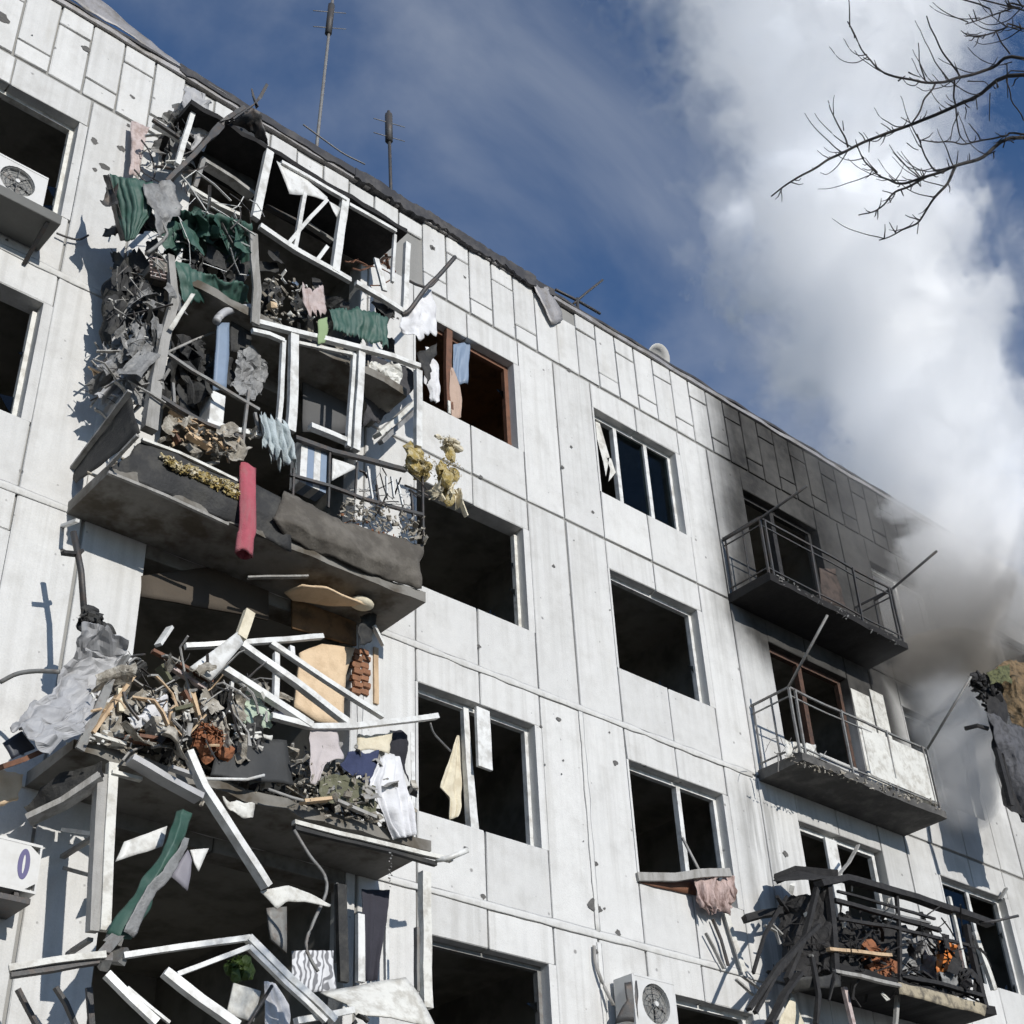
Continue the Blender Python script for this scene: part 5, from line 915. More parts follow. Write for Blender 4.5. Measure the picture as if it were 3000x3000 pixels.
slab_part(sub_empty('balcony', (-4.95, -.4, 2.8), bld, 'second floor balcony slab'), -6.75, -3.06, 2.74, 2.88, .84, SLAB, 27)

# ---- bits along the edge of the smoke stained balcony on the right
flakes('ledge_bits', QL(cO, (420, 880, -.74), (1380, 1180, -.74), (440, 920, -.74), (1390, 1230, -.74)), 170, RUBBLE, 901, (.02, .06), .04, 'ash grey bits along the edge of the smoke stained fourth floor balcony', 'debris')
tangle('ledge_wires', QL(cO, (260, 760, -.5), (640, 880, -.7), (280, 920, -.5), (640, 930, -.7)), 50, GSTEEL, 902, (.1, .35), (.004, .01), .1, 'thin wires at the left end of the smoke stained fourth floor balcony', 'debris')
flakes('upper_ledge_bits', QL(cN, (660, 1290, -.76), (1560, 1760, -.76), (660, 1330, -.76), (1560, 1810, -.76)), 110, GSTEEL, 903, (.02, .055), .03, 'grey bits along the edge of the blackened top floor balcony', 'debris')
sheet('scorched_board', rows_y(cN, [[(960, 1240), (1080, 1250)], [(980, 1480), (1150, 1530)]], -.6), mat('scorched_pinkish_board', (.075, .055, .045), .9, vary=.4, scale=6, bump=.3, dirt=(.02, .016, .014), dirt_amt=.7), nu=8, nv=8, amp=.03, seed=904, label='scorched pinkish board standing on the blackened top floor balcony', cat='board')
# ------------------------------------------------------------------ burnt glazed balcony, third floor right
cV = crop(2100, 2450, 900)
BR = sub_empty('balcony', (4.95, -.4, 5.6), bld, 'burnt out glazed balcony with charred timber frame')
slab_part(BR, 3.3, 6.6, 5.54, 5.68, .80, CHARSLAB, 37, e=.03)
YR = -.80
def ch(name, pts, w, t, m=CHAR, Y=YR): bar(name, py(cV, pts, Y), w, t, m, BR)
ch('head_beam', [(640, 300, -.86), (800, 265), (1250, 390), (1720, 550)], .13, .08)
ch('head_beam', [(370, 268, -.2), (500, 215, -.4), (760, 245, -.8)], .12, .10)
ch('glazing_bar', [(760, 345), (1100, 440), (1370, 520)], .035, .03); ch('glazing_bar', [(740, 400), (1050, 490), (1400, 590)], .06, .05); ch('glazing_bar', [(960, 455), (1340, 545)], .03, .03, GSTEEL)
ch('glazing_bar', [(760, 520), (1100, 570), (1600, 690)], .04, .04)
ch('post', [(700, 300), (730, 600), (750, 930)], .09, .07); ch('post', [(1130, 370), (1150, 620), (1150, 920)], .05, .04); ch('post', [(1570, 560), (1620, 800), (1690, 1080)], .09, .07); ch('post', [(630, 320), (560, 620), (440, 900)], .07, .05)
ch('post', [(1620, 600, -.5), (1680, 780, -.5), (1745, 970, -.5)], .10, .06, WPAINT); ch('post', [(1460, 380), (1510, 600), (1560, 830)], .055, .04, WPAINT)
ch('sill_rail', [(700, 712, -.84), (900, 730, -.84), (1090, 750, -.84)], .06, .04, WOOD); ch('sill_rail', [(740, 850, -.84), (900, 880, -.84), (1150, 945, -.84)], .055, .04, GREYWOOD); ch('sill_rail', [(1150, 880), (1400, 930), (1680, 1010)], .08, .05)
sheet('front_apron', rows_y(cV, [[(1150, 920), (1420, 980), (1700, 1060)], [(1150, 990), (1420, 1060), (1690, 1130)]], -.84), mat('scorched_cream_edge', (.36, .31, .22), .9, vary=.4, scale=6, bump=.4, dirt=(.05, .045, .04), dirt_amt=.8), BR, nu=16, nv=4, amp=.03, seed=161)
sheet('front_apron', rows_y(cV, [[(420, 900, -.7), (600, 890, -.8), (760, 860, -.84)], [(480, 1000, -.6), (640, 960, -.8), (780, 940, -.84)]]), TAR, BR, nu=12, nv=4, amp=.03, seed=162)
sheet('burnt_lining', rows_y(cV, [[(390, 400, -.3), (560, 340, -.6), (700, 330, -.8)], [(400, 640, -.35), (560, 640, -.6), (720, 640, -.78)], [(400, 880, -.4), (560, 890, -.6), (740, 880, -.78)]]), CHAR, BR, nu=16, nv=16, amp=.10, freq=5, seed=163, smooth=False, ragged=.1)
sheet('burnt_lining', rows_y(cV, [[(1150, 560, -.4), (1380, 640, -.4)], [(1160, 880, -.4), (1380, 900, -.4)]]), FOIL, BR, nu=12, nv=12, amp=.07, freq=6, seed=164, smooth=False)
sheet('dark_backing', rows_y(cV, [[(760, 470, -.3), (1150, 560, -.3), (1560, 680, -.3)], [(770, 900, -.3), (1150, 960, -.3), (1600, 1050, -.3)]]), CHAR, BR, nu=20, nv=10, amp=.08, freq=4, seed=170, smooth=False, ragged=.2)  # black backing sheet added behind the glazing bars
torn_strips('burnt_tatters', QL(cV, (420, 330, -.6), (1600, 600, -.7), (420, 880, -.6), (1620, 960, -.7)), 60, CHAR, 711, (.12, .4), (.04, .14), .15, .5, 'charred tatters hanging in the burnt balcony', 'debris')
tangle('burnt_snarl', QL(cV, (330, 360, -.6), (1640, 560, -.78), (300, 950, -.7), (1640, 1000, -.78)), 150, CHAR, 712, (.2, .7), (.006, .018), .2, 'charred rods snarled over the burnt balcony', 'debris')
for q in range(22):
    r_ = random.Random(700 + q); x = r_.uniform(400, 1560); y = r_.uniform(420, 830) + (x - 400)*.12
    ch('charred_stick', [(x, y, r_.uniform(-.78, -.3)), (x + r_.uniform(-160, 160), y + r_.uniform(-130, 130), r_.uniform(-.8, -.3))], r_.uniform(.02, .06), .03, CHAR if q % 4 else GSTEEL)
litter('charred_litter', (3.4, -.76, 5.68), (6.5, -.2, 6.1), 260, CHAR, 31, (.03, .10), label='charred rubble on the burnt third floor balcony')
tuft('rusty_heap', on_y(cV, 1010, 800, -.6), .34, RUST, None, 165, 260, (1.1, .5, .9), 'rust red scrap heap inside the burnt balcony', 'scrap', .05)
sheet('orange_sheet', rows_y(cV, [[(1385, 650), (1510, 690)], [(1390, 850), (1500, 810)]], -.66), mat('orange_plastic', (.62, .20, .04), .6, vary=.25, scale=6, bump=.2), nu=8, nv=10, amp=.05, freq=5, seed=166, label='bright orange sheet at the right end of the burnt balcony', cat='sheet')
sheet('grey_bag', rows_y(cV, [[(1400, 850), (1510, 860)], [(1420, 930), (1530, 960)]], -.7), FOIL, nu=8, nv=8, amp=.05, freq=6, seed=167, label='pale grey bag under the bright orange sheet', cat='bag')
for q, (x, y, s_) in enumerate(((470, 330, .10), (520, 410, .12), (850, 330, .06), (1065, 430, .12), (560, 490, .06), (800, 560, .08), (1060, 1010, .12))):
    bm = bmesh.new(); chunk_bm(bm, on_y(cV, x, y, -.7 if q != 1 else -.5), s_, 500 + q, (1, .4, .7)); tag(done('ash_lump', bm, WPAINT), ['pale ash lump under the burnt roof corner', 'round white lump at the left end of the burnt balcony', 'small white flake on the burnt head beam', 'white flake in the burnt glazing', 'grey flake below the round white lump', 'white flake inside the burnt frame', 'pale round lump under the burnt balcony floor'][q], 'debris')
for q, (pts, w_) in enumerate(((((640, 560, -.85), (400, 800, -.95), (200, 1090, -1.0)), .07), (((560, 640, -.85), (380, 860, -.95), (240, 1110, -1.0)), .05), (((520, 860, -.85), (420, 1000, -.95), (330, 1181, -1.0)), .10), (((440, 380, -.5), (300, 620, -.7), (230, 860, -.8)), .03), (((600, 760, -.8), (640, 1000, -.85), (620, 1181, -.85)), .06))):
    bar('fallen_charred_beam', py(cV, pts), w_, .04, CHAR, None, label=['charred beam slanting down left of the burnt balcony', 'thinner charred beam parallel under the first', 'thick charred beam at the foot of the burnt balcony', 'thin charred rod beside the stained wall', 'charred beam hanging straight under the burnt balcony'][q], cat='beam')
bar('burnt_stub', py(cV, [(175, 520, -.3), (280, 490, -.4), (400, 475, -.5)]), .12, .08, CHAR, None, label='thick burnt stub pointing left from the burnt balcony', cat='beam')
for q, pts in enumerate((((300, 560), (370, 600), (400, 680)), ((330, 540), (410, 620)), ((120, 900), (230, 1000)), ((160, 880), (270, 960)), ((210, 1040), (330, 1040)))):
    bar('scorched_lath', py(cV, pts, -.6), .04, .02, GREYWOOD, None, label=['curved pale lath beside the burnt stub', 'short pale lath above the curved one', 'upper of two pale laths low on the stained wall', 'lower of two pale laths low on the stained wall', 'pale lath crossing the foot of the fallen charred beams'][q], cat='lath', group='scorched laths')
sheet('cream_tarp', rows_y(cV, [[(465, 1015), (485, 1015)], [(380, 1200), (560, 1200)]], -.5), CREAM, nu=6, nv=8, amp=.02, seed=168, label='cream pointed tarp below the burnt balcony', cat='sheet')
ch('lower_post', [(800, 950), (830, 1080), (860, 1200)], .07, .05, PINK, -.6); ch('lower_post', [(1140, 960), (1120, 1200)], .05, .05, GREYWOOD, -.6)
pipe('antenna_rod', py(cV, [(1650, 545, -.8), (1760, 530, -.95), (1895, 500, -1.1)]), .02, DSTEEL, label='thin black rod jutting right from the burnt balcony', cat='rod')
bar('pale_bent_strap', py(cO, [(890, 1450, -.3), (830, 1560, -.5), (760, 1640, -.7), (640, 1690, -.85)]), .05, .02, GREYWOOD, None, label='pale bent strap falling on the burnt roof corner', cat='strap')
sheet('roof_sheet_remnant', rows_y(cV, [[(350, 272, -.2), (500, 205, -.3), (740, 235, -.6)], [(400, 285, -.5), (560, 270, -.8), (780, 262, -.85)]]), CHAR, BR, nu=10, nv=5, amp=.02, seed=169)
bar('window_bar', py(cV, [(1820, 330, -.1), (1780, 400, -.1)]), .06, .03, GSTEEL, bld)
# torn things at the right window column
bar('loose_sill_board', py(cM, [(885, 890, -.02), (1150, 895, -.12), (1330, 870, -.2), (1540, 860, -.25)]), .05, .10, GREYWOOD, None, label='loose grey sill board bent out of the third floor window', cat='board')
sheet('pink_brown_rag', rows_y(cM, [[(1300, 860, -.15), (1420, 880, -.2), (1560, 850, -.22)], [(1300, 1030, -.15), (1420, 1050, -.2), (1580, 1050, -.2)], [(1330, 1150, -.12), (1450, 1180, -.15), (1570, 1150, -.15)]]), mat('pink_brown_weave', (.46, .35, .32), .9, vary=.4, scale=11, bump=.4, dirt=(.10, .055, .04), dirt_amt=.85, streak=True), nu=24, nv=16, amp=.05, freq=7, seed=171, fold=.05, fold_n=5, ragged=.25, label='pink and brown rag hanging from the loose sill board', cat='cloth')
sheet('brown_under_sill', rows_y(cM, [[(900, 930, -.01), (1300, 900, -.06)], [(1000, 960, -.01), (1300, 1025, -.02)]], -.02), BROWN, nu=10, nv=3, amp=.008, seed=172, label='dark brown wedge under the loose sill board', cat='board')  # dark brown wedge, widest at its right end
pipe('leaning_stick', py(cM, [(1205, 615, -.02), (1335, 865, -.2)]), .018, GREYWOOD, label='grey stick leaning in the right half of the third floor window', cat='stick')
for q, (pts, m_) in enumerate((((((1420, 1190), (1480, 1340), (1530, 1520))), DSTEEL), (((1510, 1120), (1560, 1300), (1640, 1560)), WPAINT), (((1370, 1290), (1430, 1400), (1500, 1540)), GREYWOOD))):
    bar('hanging_strap', py(cM, pts, -.06), .04 + .05*(q == 1), .02, m_, None, label=['dark strap hanging from the pink and brown rag', 'broad pale strap hanging beside the dark strap', 'grey strap left of the dark strap'][q], cat='strap')
# window A third floor: mullion, sash and curtain
bar('window_mullion', py(cX, [(835, 560), (870, 1100), (915, 1725)], .14), .075, .06, PVC, bld, taper=1.5)
bar('hanging_sash_piece', py(cX, [(1000, 575, .02), (1030, 1135, -.02)]), .20, .04, PVC, None, label='white sash piece hanging in the upper middle of the third floor window', cat='sash')
sheet('cream_curtain', rows_y(cX, [[(765, 820), (790, 830)], [(690, 1050), (805, 1060)], [(600, 1310), (810, 1320)], [(690, 1400), (800, 1500)], [(700, 1620), (760, 1600)]], .22), CREAM, nu=18, nv=24, amp=.015, seed=173, fold=.02, fold_n=3, label='cream curtain gathered in the left half of the third floor window', cat='curtain')
bar('window_jamb', py(cX, [(335, 800), (345, 1530)], .02), .05, .06, PVC, bld)
# window A top floor: brown timber, curtain
c5 = crop(1100, 900, 500)
bar('brown_jamb', py(c5, [(820, 190), (815, 600), (830, 1150)], .06), .10, .06, BROWN, bld)
sheet('tan_curtain', rows_y(c5, [[(840, 680), (870, 680)], [(830, 900), (960, 880)], [(860, 1100), (980, 1050)], [(860, 1270), (960, 1260)]], .03), mat('tan_cloth', (.45, .33, .26), .9, vary=.2, scale=7, bump=.3), nu=12, nv=16, amp=.015, seed=174, fold=.012, fold_n=2, label='tan curtain hanging beside the brown jamb of the top floor window', cat='curtain')
sheet('blue_striped_curtain', rows_y(c5, [[(875, 430), (1070, 380)], [(870, 870), (1050, 870)]], .09), BLUEM, nu=26, nv=10, amp=.01, seed=175, fold=.02, fold_n=3, label='pale blue curtain piece at the top of the same window', cat='curtain')
bar('white_splinter', py(c5, [(830, 1060), (835, 1200)], 0.0), .04, .02, WPAINT, None, label='short white splinter on the sill of the top floor window', cat='splinter')

# ------------------------------------------------------------------ air conditioners
def ac_unit(name, lo, hi, label, fan=(.5, .5, .36), logo=None, dark=False):
    """outdoor unit: casing, recessed fan well with rings, blades and hub, feet, bracket"""
    lo, hi = Vector(lo), Vector(hi); e = empty(name, ((lo.x+hi.x)/2, (lo.y+hi.y)/2, lo.z), label, 'air conditioner')
    w, h = hi.x - lo.x, hi.z - lo.z; cx, cz, R = lo.x + w*fan[0], lo.z + h*fan[1], h*fan[2]; n = 28
    bm = bmesh.new(); y = lo.y
    ring = [bm.verts.new((cx + R*math.cos(6.2832*i/n), y, cz + R*math.sin(6.2832*i/n))) for i in range(n)]
    deep = [bm.verts.new((cx + R*.97*math.cos(6.2832*i/n), y + .06, cz + R*.97*math.sin(6.2832*i/n))) for i in range(n)]
    def edge_pt(a):
        dx, dz = math.cos(a), math.sin(a); t = 1e9
        for c_, d_, l_, u_ in ((cx, dx, lo.x, hi.x), (cz, dz, lo.z, hi.z)):
            if d_ > 1e-6: t = min(t, (u_ - c_)/d_)
            elif d_ < -1e-6: t = min(t, (l_ - c_)/d_)
        return (cx + dx*t, y, cz + dz*t)
    outer = [bm.verts.new(edge_pt(6.2832*i/n)) for i in range(n)]
    for i in range(n):
        k = (i+1) % n; bm.faces.new((ring[i], ring[k], outer[k], outer[i])); bm.faces.new((ring[i], deep[i], deep[k], ring[k]))
    o1 = done('front_panel', bm, ACW, e)
    box('casing', (lo.x, lo.y + .061, lo.z), (hi.x, hi.y, hi.z), ACW, e, bevel=.008)
    bm = bmesh.new(); d2 = [bm.verts.new((cx + R*.965*math.cos(6.2832*i/n), y + .055, cz + R*.965*math.sin(6.2832*i/n))) for i in range(n)]; bm.faces.new(d2); done('fan_well', bm, BLACK if dark else ACG, e)
    box('side_trim', (lo.x - .004, lo.y - .002, lo.z - .01), (lo.x + .02, hi.y - .01, hi.z + .01), ACW, e)
    box('top_cover', (lo.x + .021, lo.y - .004, hi.z - .004), (hi.x + .004, hi.y, hi.z + .018), ACW, e)
    box('bottom_tray', (lo.x + .021, lo.y - .003, lo.z - .016), (hi.x + .003, hi.y, lo.z + .004), ACW, e)
    box('side_trim', (hi.x - .012, lo.y - .001, lo.z + .005), (hi.x + .005, hi.y - .02, hi.z - .005), ACW, e)
    for q in range(5):
        a = 6.2832*q/5; bm = bmesh.new(); pts = []
        for t, s_ in ((.15, .10), (.55, .30), (.92, .36)):
            for sg in (-1, 1): pts.append(bm.verts.new((cx + R*t*math.cos(a + sg*s_), y + .042 + .008*sg, cz + R*t*math.sin(a + sg*s_))))
        bm.faces.new((pts[0], pts[1], pts[3], pts[2])); bm.faces.new((pts[2], pts[3], pts[5], pts[4])); done('fan_blade', bm, BLACK if dark else GSTEEL, e)
    for rr in (.35, .62, .88):
        pipe('guard_ring', [(cx + R*rr*math.cos(6.2832*i/24), y + .004, cz + R*rr*math.sin(6.2832*i/24)) for i in range(25)], .004, ACG, e, n=4)
    for q in range(8):
        a = 6.2832*q/8; pipe('guard_spoke', [(cx, y + .003, cz), (cx + R*math.cos(a), y + .003, cz + R*math.sin(a))], .0035, ACG, e, n=4)
    bm = bmesh.new(); bmesh.ops.create_cone(bm, cap_ends=True, segments=14, radius1=R*.16, radius2=R*.13, depth=.02, matrix=Matrix.Translation((cx, y + .0, cz)) @ Matrix.Rotation(math.pi/2, 4, 'X')); done('hub', bm, ACW, e)
    for xx in (lo.x + w*.15, hi.x - w*.2): box('foot', (xx, lo.y + .02, lo.z - .05), (xx + .04, hi.y + .02, lo.z - .017), DSTEEL, e)
    if logo:
        lx, lz, a_, b_ = logo
        bm = bmesh.new(); n_ = 32
        oo = [bm.verts.new((lx + a_*math.cos(6.2832*i/n_), y - .003, lz + b_*math.sin(6.2832*i/n_))) for i in range(n_)]; ii = [bm.verts.new((lx + a_*.22*math.cos(6.2832*i/n_), y - .003, lz + b_*.62*math.sin(6.2832*i/n_))) for i in range(n_)]
        for i in range(n_): bm.faces.new((oo[i], oo[(i+1)%n_], ii[(i+1)%n_], ii[i]))
        thicken(bm, .002); done('emblem', bm, VIOLET, e)
    return e
p1 = on_y(cA, 10, 1330, -.42); p2 = on_y(cA, 340, 1270, -.42)
ac_unit('air_conditioner', (p2.x - .62, -.42, p2.z - .47), (p2.x - .0, -.14, p2.z), 'air conditioner unit on the shelf outside the left top floor window', (.52, .5, .40))
# shelf below it
sh = on_y(cA, 430, 1590, -.50)
e = empty('window_shelf', (sh.x - .8, -.25, sh.z), 'dark grey shelf box under the left top floor air conditioner', 'shelf')
box('deck', (sh.x - 1.9, -.50, sh.z), (sh.x, -.006, sh.z + .13), mat('grey_shelf_metal', (.13, .13, .12), .7, vary=.3, scale=4, bump=.15), e, bevel=.006)
for xx in (sh.x - .12, sh.x - 1.1): bar('bracket', [(xx, -.45, sh.z - .002), (xx, -.02, sh.z - .26)], .04, .03, DSTEEL, e)
pipe('sagging_cable', curve_pts(py(cA, [(400, 1650, -.05), (480, 1680, -.06), (560, 1695, -.06), (625, 1665, -.05)])), .012, DSTEEL, label='short dark cable sagging on the wall right of the shelf box', cat='cable')
q1 = on_y(cG, 105, 640, -.40); q2 = on_y(cG, 250, 1000, -.40)
lg = on_y(cG, 168, 800, -.40)
ac_unit('air_conditioner', (q2.x - .80, -.40, q2.z), (q2.x, -.10, q1.z), 'air conditioner unit with violet oval emblem at the bottom left edge', (.40, .5, .40), (lg.x, lg.z, .05, .125), dark=True)
s1 = on_y(cG, 220, 1045, -.42); box_o = box('wall_bracket_shelf', (s1.x - .8, -.42, s1.z - .05), (s1.x, -.01, s1.z), DSTEEL, bevel=.004); tag(box_o, 'dark bracket shelf under the air conditioner with violet emblem', 'bracket')
f1 = on_y(cM, 925, 1690, -.34); f2 = on_y(cM, 1110, 1932, -.34)
fc = on_y(cM, 1020, 1790, -.34)
ac_unit('air_conditioner', (fc.x - .34, -.34, fc.z - .28), (fc.x + .32, -.05, fc.z + .26), 'air conditioner unit with round fan beside the lower right window at the bottom edge', (.52, .52, .40))
sheet('ripped_ac_cover', rows_y(cM, [[(800, 1645, -.30), (890, 1625, -.36)], [(820, 1780, -.30), (900, 1780, -.36)], [(730, 1932, -.2), (900, 1932, -.34)]]), DSTEEL, nu=6, nv=8, amp=.03, seed=181, label='dark ripped metal cover left of the bottom air conditioner', cat='metal sheet')
pipe('ac_pipe', curve_pts(py(cM, [(580, 1380, -.03), (590, 1500, -.04), (640, 1640, -.06), (720, 1800, -.12)])), .02, GREYWOOD, label='insulated pipe running down the wall to the bottom air conditioner', cat='pipe')
g1 = on_y(cO, 1612, 580, -.30)
ac_unit('air_conditioner', (g1.x - .52, -.30, g1.z - .34), (g1.x + .36, -.02, g1.z + .34), 'air conditioner unit with black fan opening in the smoke at the right edge', (.58, .5, .36), dark=True)

# ------------------------------------------------------------------ roof things
m1a, m1b = on_y(cS, 250, 790, .7), on_y(cS, 341, -40, .7)
A1 = empty('roof_antenna', (m1a.x, .7, 15.36), 'tall thin antenna mast on the roof above the left balconies', 'antenna')
pipe('mast', [(m1a.x - (m1b.x - m1a.x)*.25, .7, 15.36), m1a, m1b], .03, GSTEEL, A1, r1=.022)
pipe('dipole', [on_y(cS, 312, 190, .7), on_y(cS, 330, 30, .7)], .055, DSTEEL, A1)
for yy in (60, 150): pipe('element', [on_y(cS, 228, yy, .7), on_y(cS, 412, yy + 15, .7)], .008, GSTEEL, A1, n=5)
m2a, m2b = on_y(cS, 666, 1060, .6), on_y(cS, 654, 630, .6)
A2 = empty('roof_antenna', (m2a.x, .6, 15.36), 'shorter antenna mast with thick dark head on the roof', 'antenna')
pipe('mast', [(m2a.x, .6, 15.36), m2a, m2b], .026, DSTEEL, A2)
pipe('dipole', [on_y(cS, 656, 800, .6), on_y(cS, 654, 650, .6)], .06, DSTEEL, A2)
for yy in (700, 780): pipe('element', [on_y(cS, 570, yy - 30, .6), on_y(cS, 745, yy + 20, .6)], .008, GSTEEL, A2, n=5)
A3 = empty('roof_antenna', on_y(cS, 1720, 1760, .35), 'toppled cross shaped antenna at the roof edge', 'antenna')
pipe('boom', [on_y(cS, 1600, 1640, .3), on_y(cS, 1720, 1700, .35), on_y(cS, 1850, 1775, .4)], .025, DSTEEL, A3)
pipe('boom', [on_y(cS, 1700, 1720, .35), on_y(cS, 1770, 1660, .35), on_y(cS, 1865, 1585, .35)], .02, DSTEEL, A3)
pipe('stub_mast', [(on_y(cS, 1715, 1740, .35).x, .35, 15.36), on_y(cS, 1722, 1690, .35)], .03, DSTEEL, A3)
pipe('fallen_wire', curve_pts(py(cS, [(170, 705, .5), (300, 800, .5), (400, 870, .5), (520, 930, .5)])), .012, GSTEEL, label='thin wire lying along the roof edge beside the tall antenna', cat='wire')
dc = on_y(cK, 1425, 745, .45); D1 = empty('satellite_dish', (dc.x, .5, 15.36), 'white satellite dish peeking over the roof edge', 'satellite dish')
bm = bmesh.new(); bmesh.ops.create_uvsphere(bm, u_segments=20, v_segments=10, radius=.32)
bmesh.ops.delete(bm, geom=[v for v in bm.verts if v.co.z < .15], context='VERTS')
Mx = Matrix.Translation(dc + Vector((0, .1, -.05))) @ Matrix.Rotation(math.radians(-62), 4, 'X') @ Matrix.Translation((0, 0, -.22))
for v in bm.verts: v.co = Mx @ v.co
thicken(bm, .01); done('reflector', bm, ACW, D1, smooth=True)
pipe('mount', [(dc.x, .6, 15.36), dc + Vector((0, .1, -.05))], .03, DSTEEL, D1)

# ------------------------------------------------------------------ shrapnel gouges: flat dark flakes, the shade inside each hole put into the colour
for q, (c_, x, y, s_) in enumerate(((cM, 590, 800, .035), (cM, 575, 1095, .085), (cM, 610, 1120, .05), (cM, 750, 1285, .04), (cM, 590, 1420, .035), (cL, 330, 1225, .035), (cA, 610, 345, .055), (cA, 10, 120, .09), (cA, 665, 1000, .05), (cA, 860, 1055, .05), (cA, 740, 1180, .06), (cK, 865, 1390, .03), (cK, 915, 1275, .025), (cK, 130, 150, .03), (cB, 1610, 1150, .05), (cX, 850, 1895, .04), (cK, 900, 840, .04), (cM, 730, 85, .04), (cH, 1725, 1030, .035), (cO, 430, 1505, .05), (cE, 450, 165, .04))):
    r_ = random.Random(900 + q); c0 = on_y(c_, x, y, 0.0); bm = bmesh.new(); n = 12
    out_ = [bm.verts.new((c0.x + s_*1.1*math.cos(6.2832*i/n)*r_.uniform(.6, 1.25), -.0065, c0.z + s_*math.sin(6.2832*i/n)*r_.uniform(.55, 1.1))) for i in range(n)]
    in_ = [bm.verts.new(Vector((v.co.x, -.0045, v.co.z)).lerp(Vector((c0.x, -.0045, c0.z)), .45)) for v in out_]
    for i in range(n): bm.faces.new((out_[i], out_[(i+1)%n], in_[(i+1)%n], in_[i]))
    bm.faces.new(in_); done('shrapnel_gouge', bm, mat('gouge_%d' % q, (.13, .125, .118), .95, vary=.6, scale=25, bump=.6) if q == 0 else bpy.data.materials['gouge_0'], bld)

rgo = random.Random(404)
for q in range(44):
    zx, zz = (rgo.gauss(-.9, 2.2), rgo.uniform(4.0, 15.1)) if q % 3 else (rgo.uniform(-8.4, -6.7), rgo.uniform(5, 15))
    inside = any(opening(j, k)[0] - .06 < zx < opening(j, k)[1] + .06 and opening(j, k)[2] - .06 < zz < opening(j, k)[3] + .06 for j in range(NB0, NB1+1) for k in range(1, 5))
    if inside or zx > 3.0 or -6.6 < zx < -3.3: continue
    s_ = rgo.choice((.012, .014, .018, .022, .03)); bm = bmesh.new(); n = 8
    out_ = [bm.verts.new((zx + s_*math.cos(6.2832*i/n)*rgo.uniform(.5, 1.4), -.0062, zz + s_*math.sin(6.2832*i/n)*rgo.uniform(.5, 1.3))) for i in range(n)]
    in_ = [bm.verts.new((zx + (v.co.x - zx)*.5, -.0045, zz + (v.co.z - zz)*.5)) for v in out_]
    for i in range(n): bm.faces.new((out_[i], out_[(i+1)%n], in_[(i+1)%n], in_[i]))
    bm.faces.new(in_); done('shrapnel_gouge', bm, bpy.data.materials['gouge_0'], bld)
# ------------------------------------------------------------------ wreck at the right edge
BX = sub_empty('balcony', (11.5, -.4, 8.4), bld, 'far right balcony enclosure half torn away')
slab_part(BX, 9.95, 13.1, 8.34, 8.48, .8, CHARSLAB, 47); slab_part(BX, 9.95, 13.1, 11.14, 11.27, .8, CHARSLAB, 48)
YX = -1.2
sheet('side_cladding', rows_y(cO, [[(1690, 450, YX), (1780, 480, YX - .1), (1830, 600, YX - .1)], [(1700, 640, YX), (1770, 660, YX - .12), (1830, 760, YX - .1)], [(1740, 860, YX), (1800, 880, YX - .12), (1860, 960, YX - .1)], [(1800, 1200, YX), (1860, 1240, YX - .1), (1950, 1290, YX)]]), CHAR, BX, nu=14, nv=24, amp=.04, freq=4, seed=191, smooth=False)
sheet('front_cladding', rows_y(cO, [[(1700, 610, YX - .1), (1830, 690, YX - .2), (2040, 740, YX - .2)], [(1760, 820, YX - .1), (1880, 880, YX - .25), (2060, 940, YX - .2)], [(1850, 1100, YX - .05), (1950, 1150, YX - .2), (2080, 1230, YX - .1)], [(1920, 1290, YX), (2000, 1330, YX - .1), (2080, 1390, YX)]]), mat('dark_grey_corrugated', (.085, .085, .092), .75, vary=.5, scale=9, bump=.5, dirt=(.02, .02, .022), dirt_amt=.7), BX, nu=30, nv=26, amp=.05, freq=5, seed=192)
bar('strut', py(cO, [(1760, 850, YX - .25), (1800, 1000, YX - .28), (1850, 1200, YX - .25)]), .10, .06, CHAR, BX)
bar('strut', py(cO, [(1560, 720, YX + .3), (1640, 700, YX + .1), (1710, 720, YX)]), .05, .05, CHAR, BX)
sheet('scorched_tan_sheet', rows_y(cO, [[(1730, 350, YX), (1840, 285, YX - .1), (2020, 320, YX - .1)], [(1790, 430, YX - .05), (1880, 420, YX - .25), (2030, 430, YX - .25)], [(1810, 560, YX - .05), (1910, 570, YX - .2), (2040, 590, YX - .2)], [(1850, 680, YX), (1930, 720, YX - .1), (2040, 760, YX - .1)]]), mat('scorched_tan', (.20, .135, .07), .9, vary=.5, scale=7, bump=.5, dirt=(.025, .02, .01), dirt_amt=.9), nu=20, nv=26, amp=.05, freq=5, seed=193, smooth=False, label='scorched tan sheet bulging at the right edge above the dark grey cladding', cat='sheet')
sheet('green_scrap', rows_y(cO, [[(1690, 365, YX - .1), (1760, 335, YX - .15), (1840, 320, YX - .2)], [(1710, 440, YX - .1), (1770, 440, YX - .18), (1850, 430, YX - .25)]]), mat('olive_green_scrap', (.12, .125, .05), .8, vary=.5, scale=12, bump=.5, dirt=(.02, .025, .01), dirt_amt=.8), nu=12, nv=8, amp=.05, freq=8, seed=194, smooth=False, label='olive green scrap on the left of the scorched tan sheet', cat='scrap')
flakes('charred_lump', [on_y(cO, 1610, 380, YX), on_y(cO, 1780, 380, YX), on_y(cO, 1620, 450, YX), on_y(cO, 1760, 640, YX)], 60, CHAR, 196, (.06, .16), .1, 'black charred lumps between the olive scrap and the dark grey cladding', 'debris')
tuft('charred_bundle', on_y(cO, 1640, 420, -1.2), .2, CHAR, None, 195, 160, (1.2, .5, .8), 'black charred bundle at the end of the clothes line arm at the right edge', 'debris', .05)

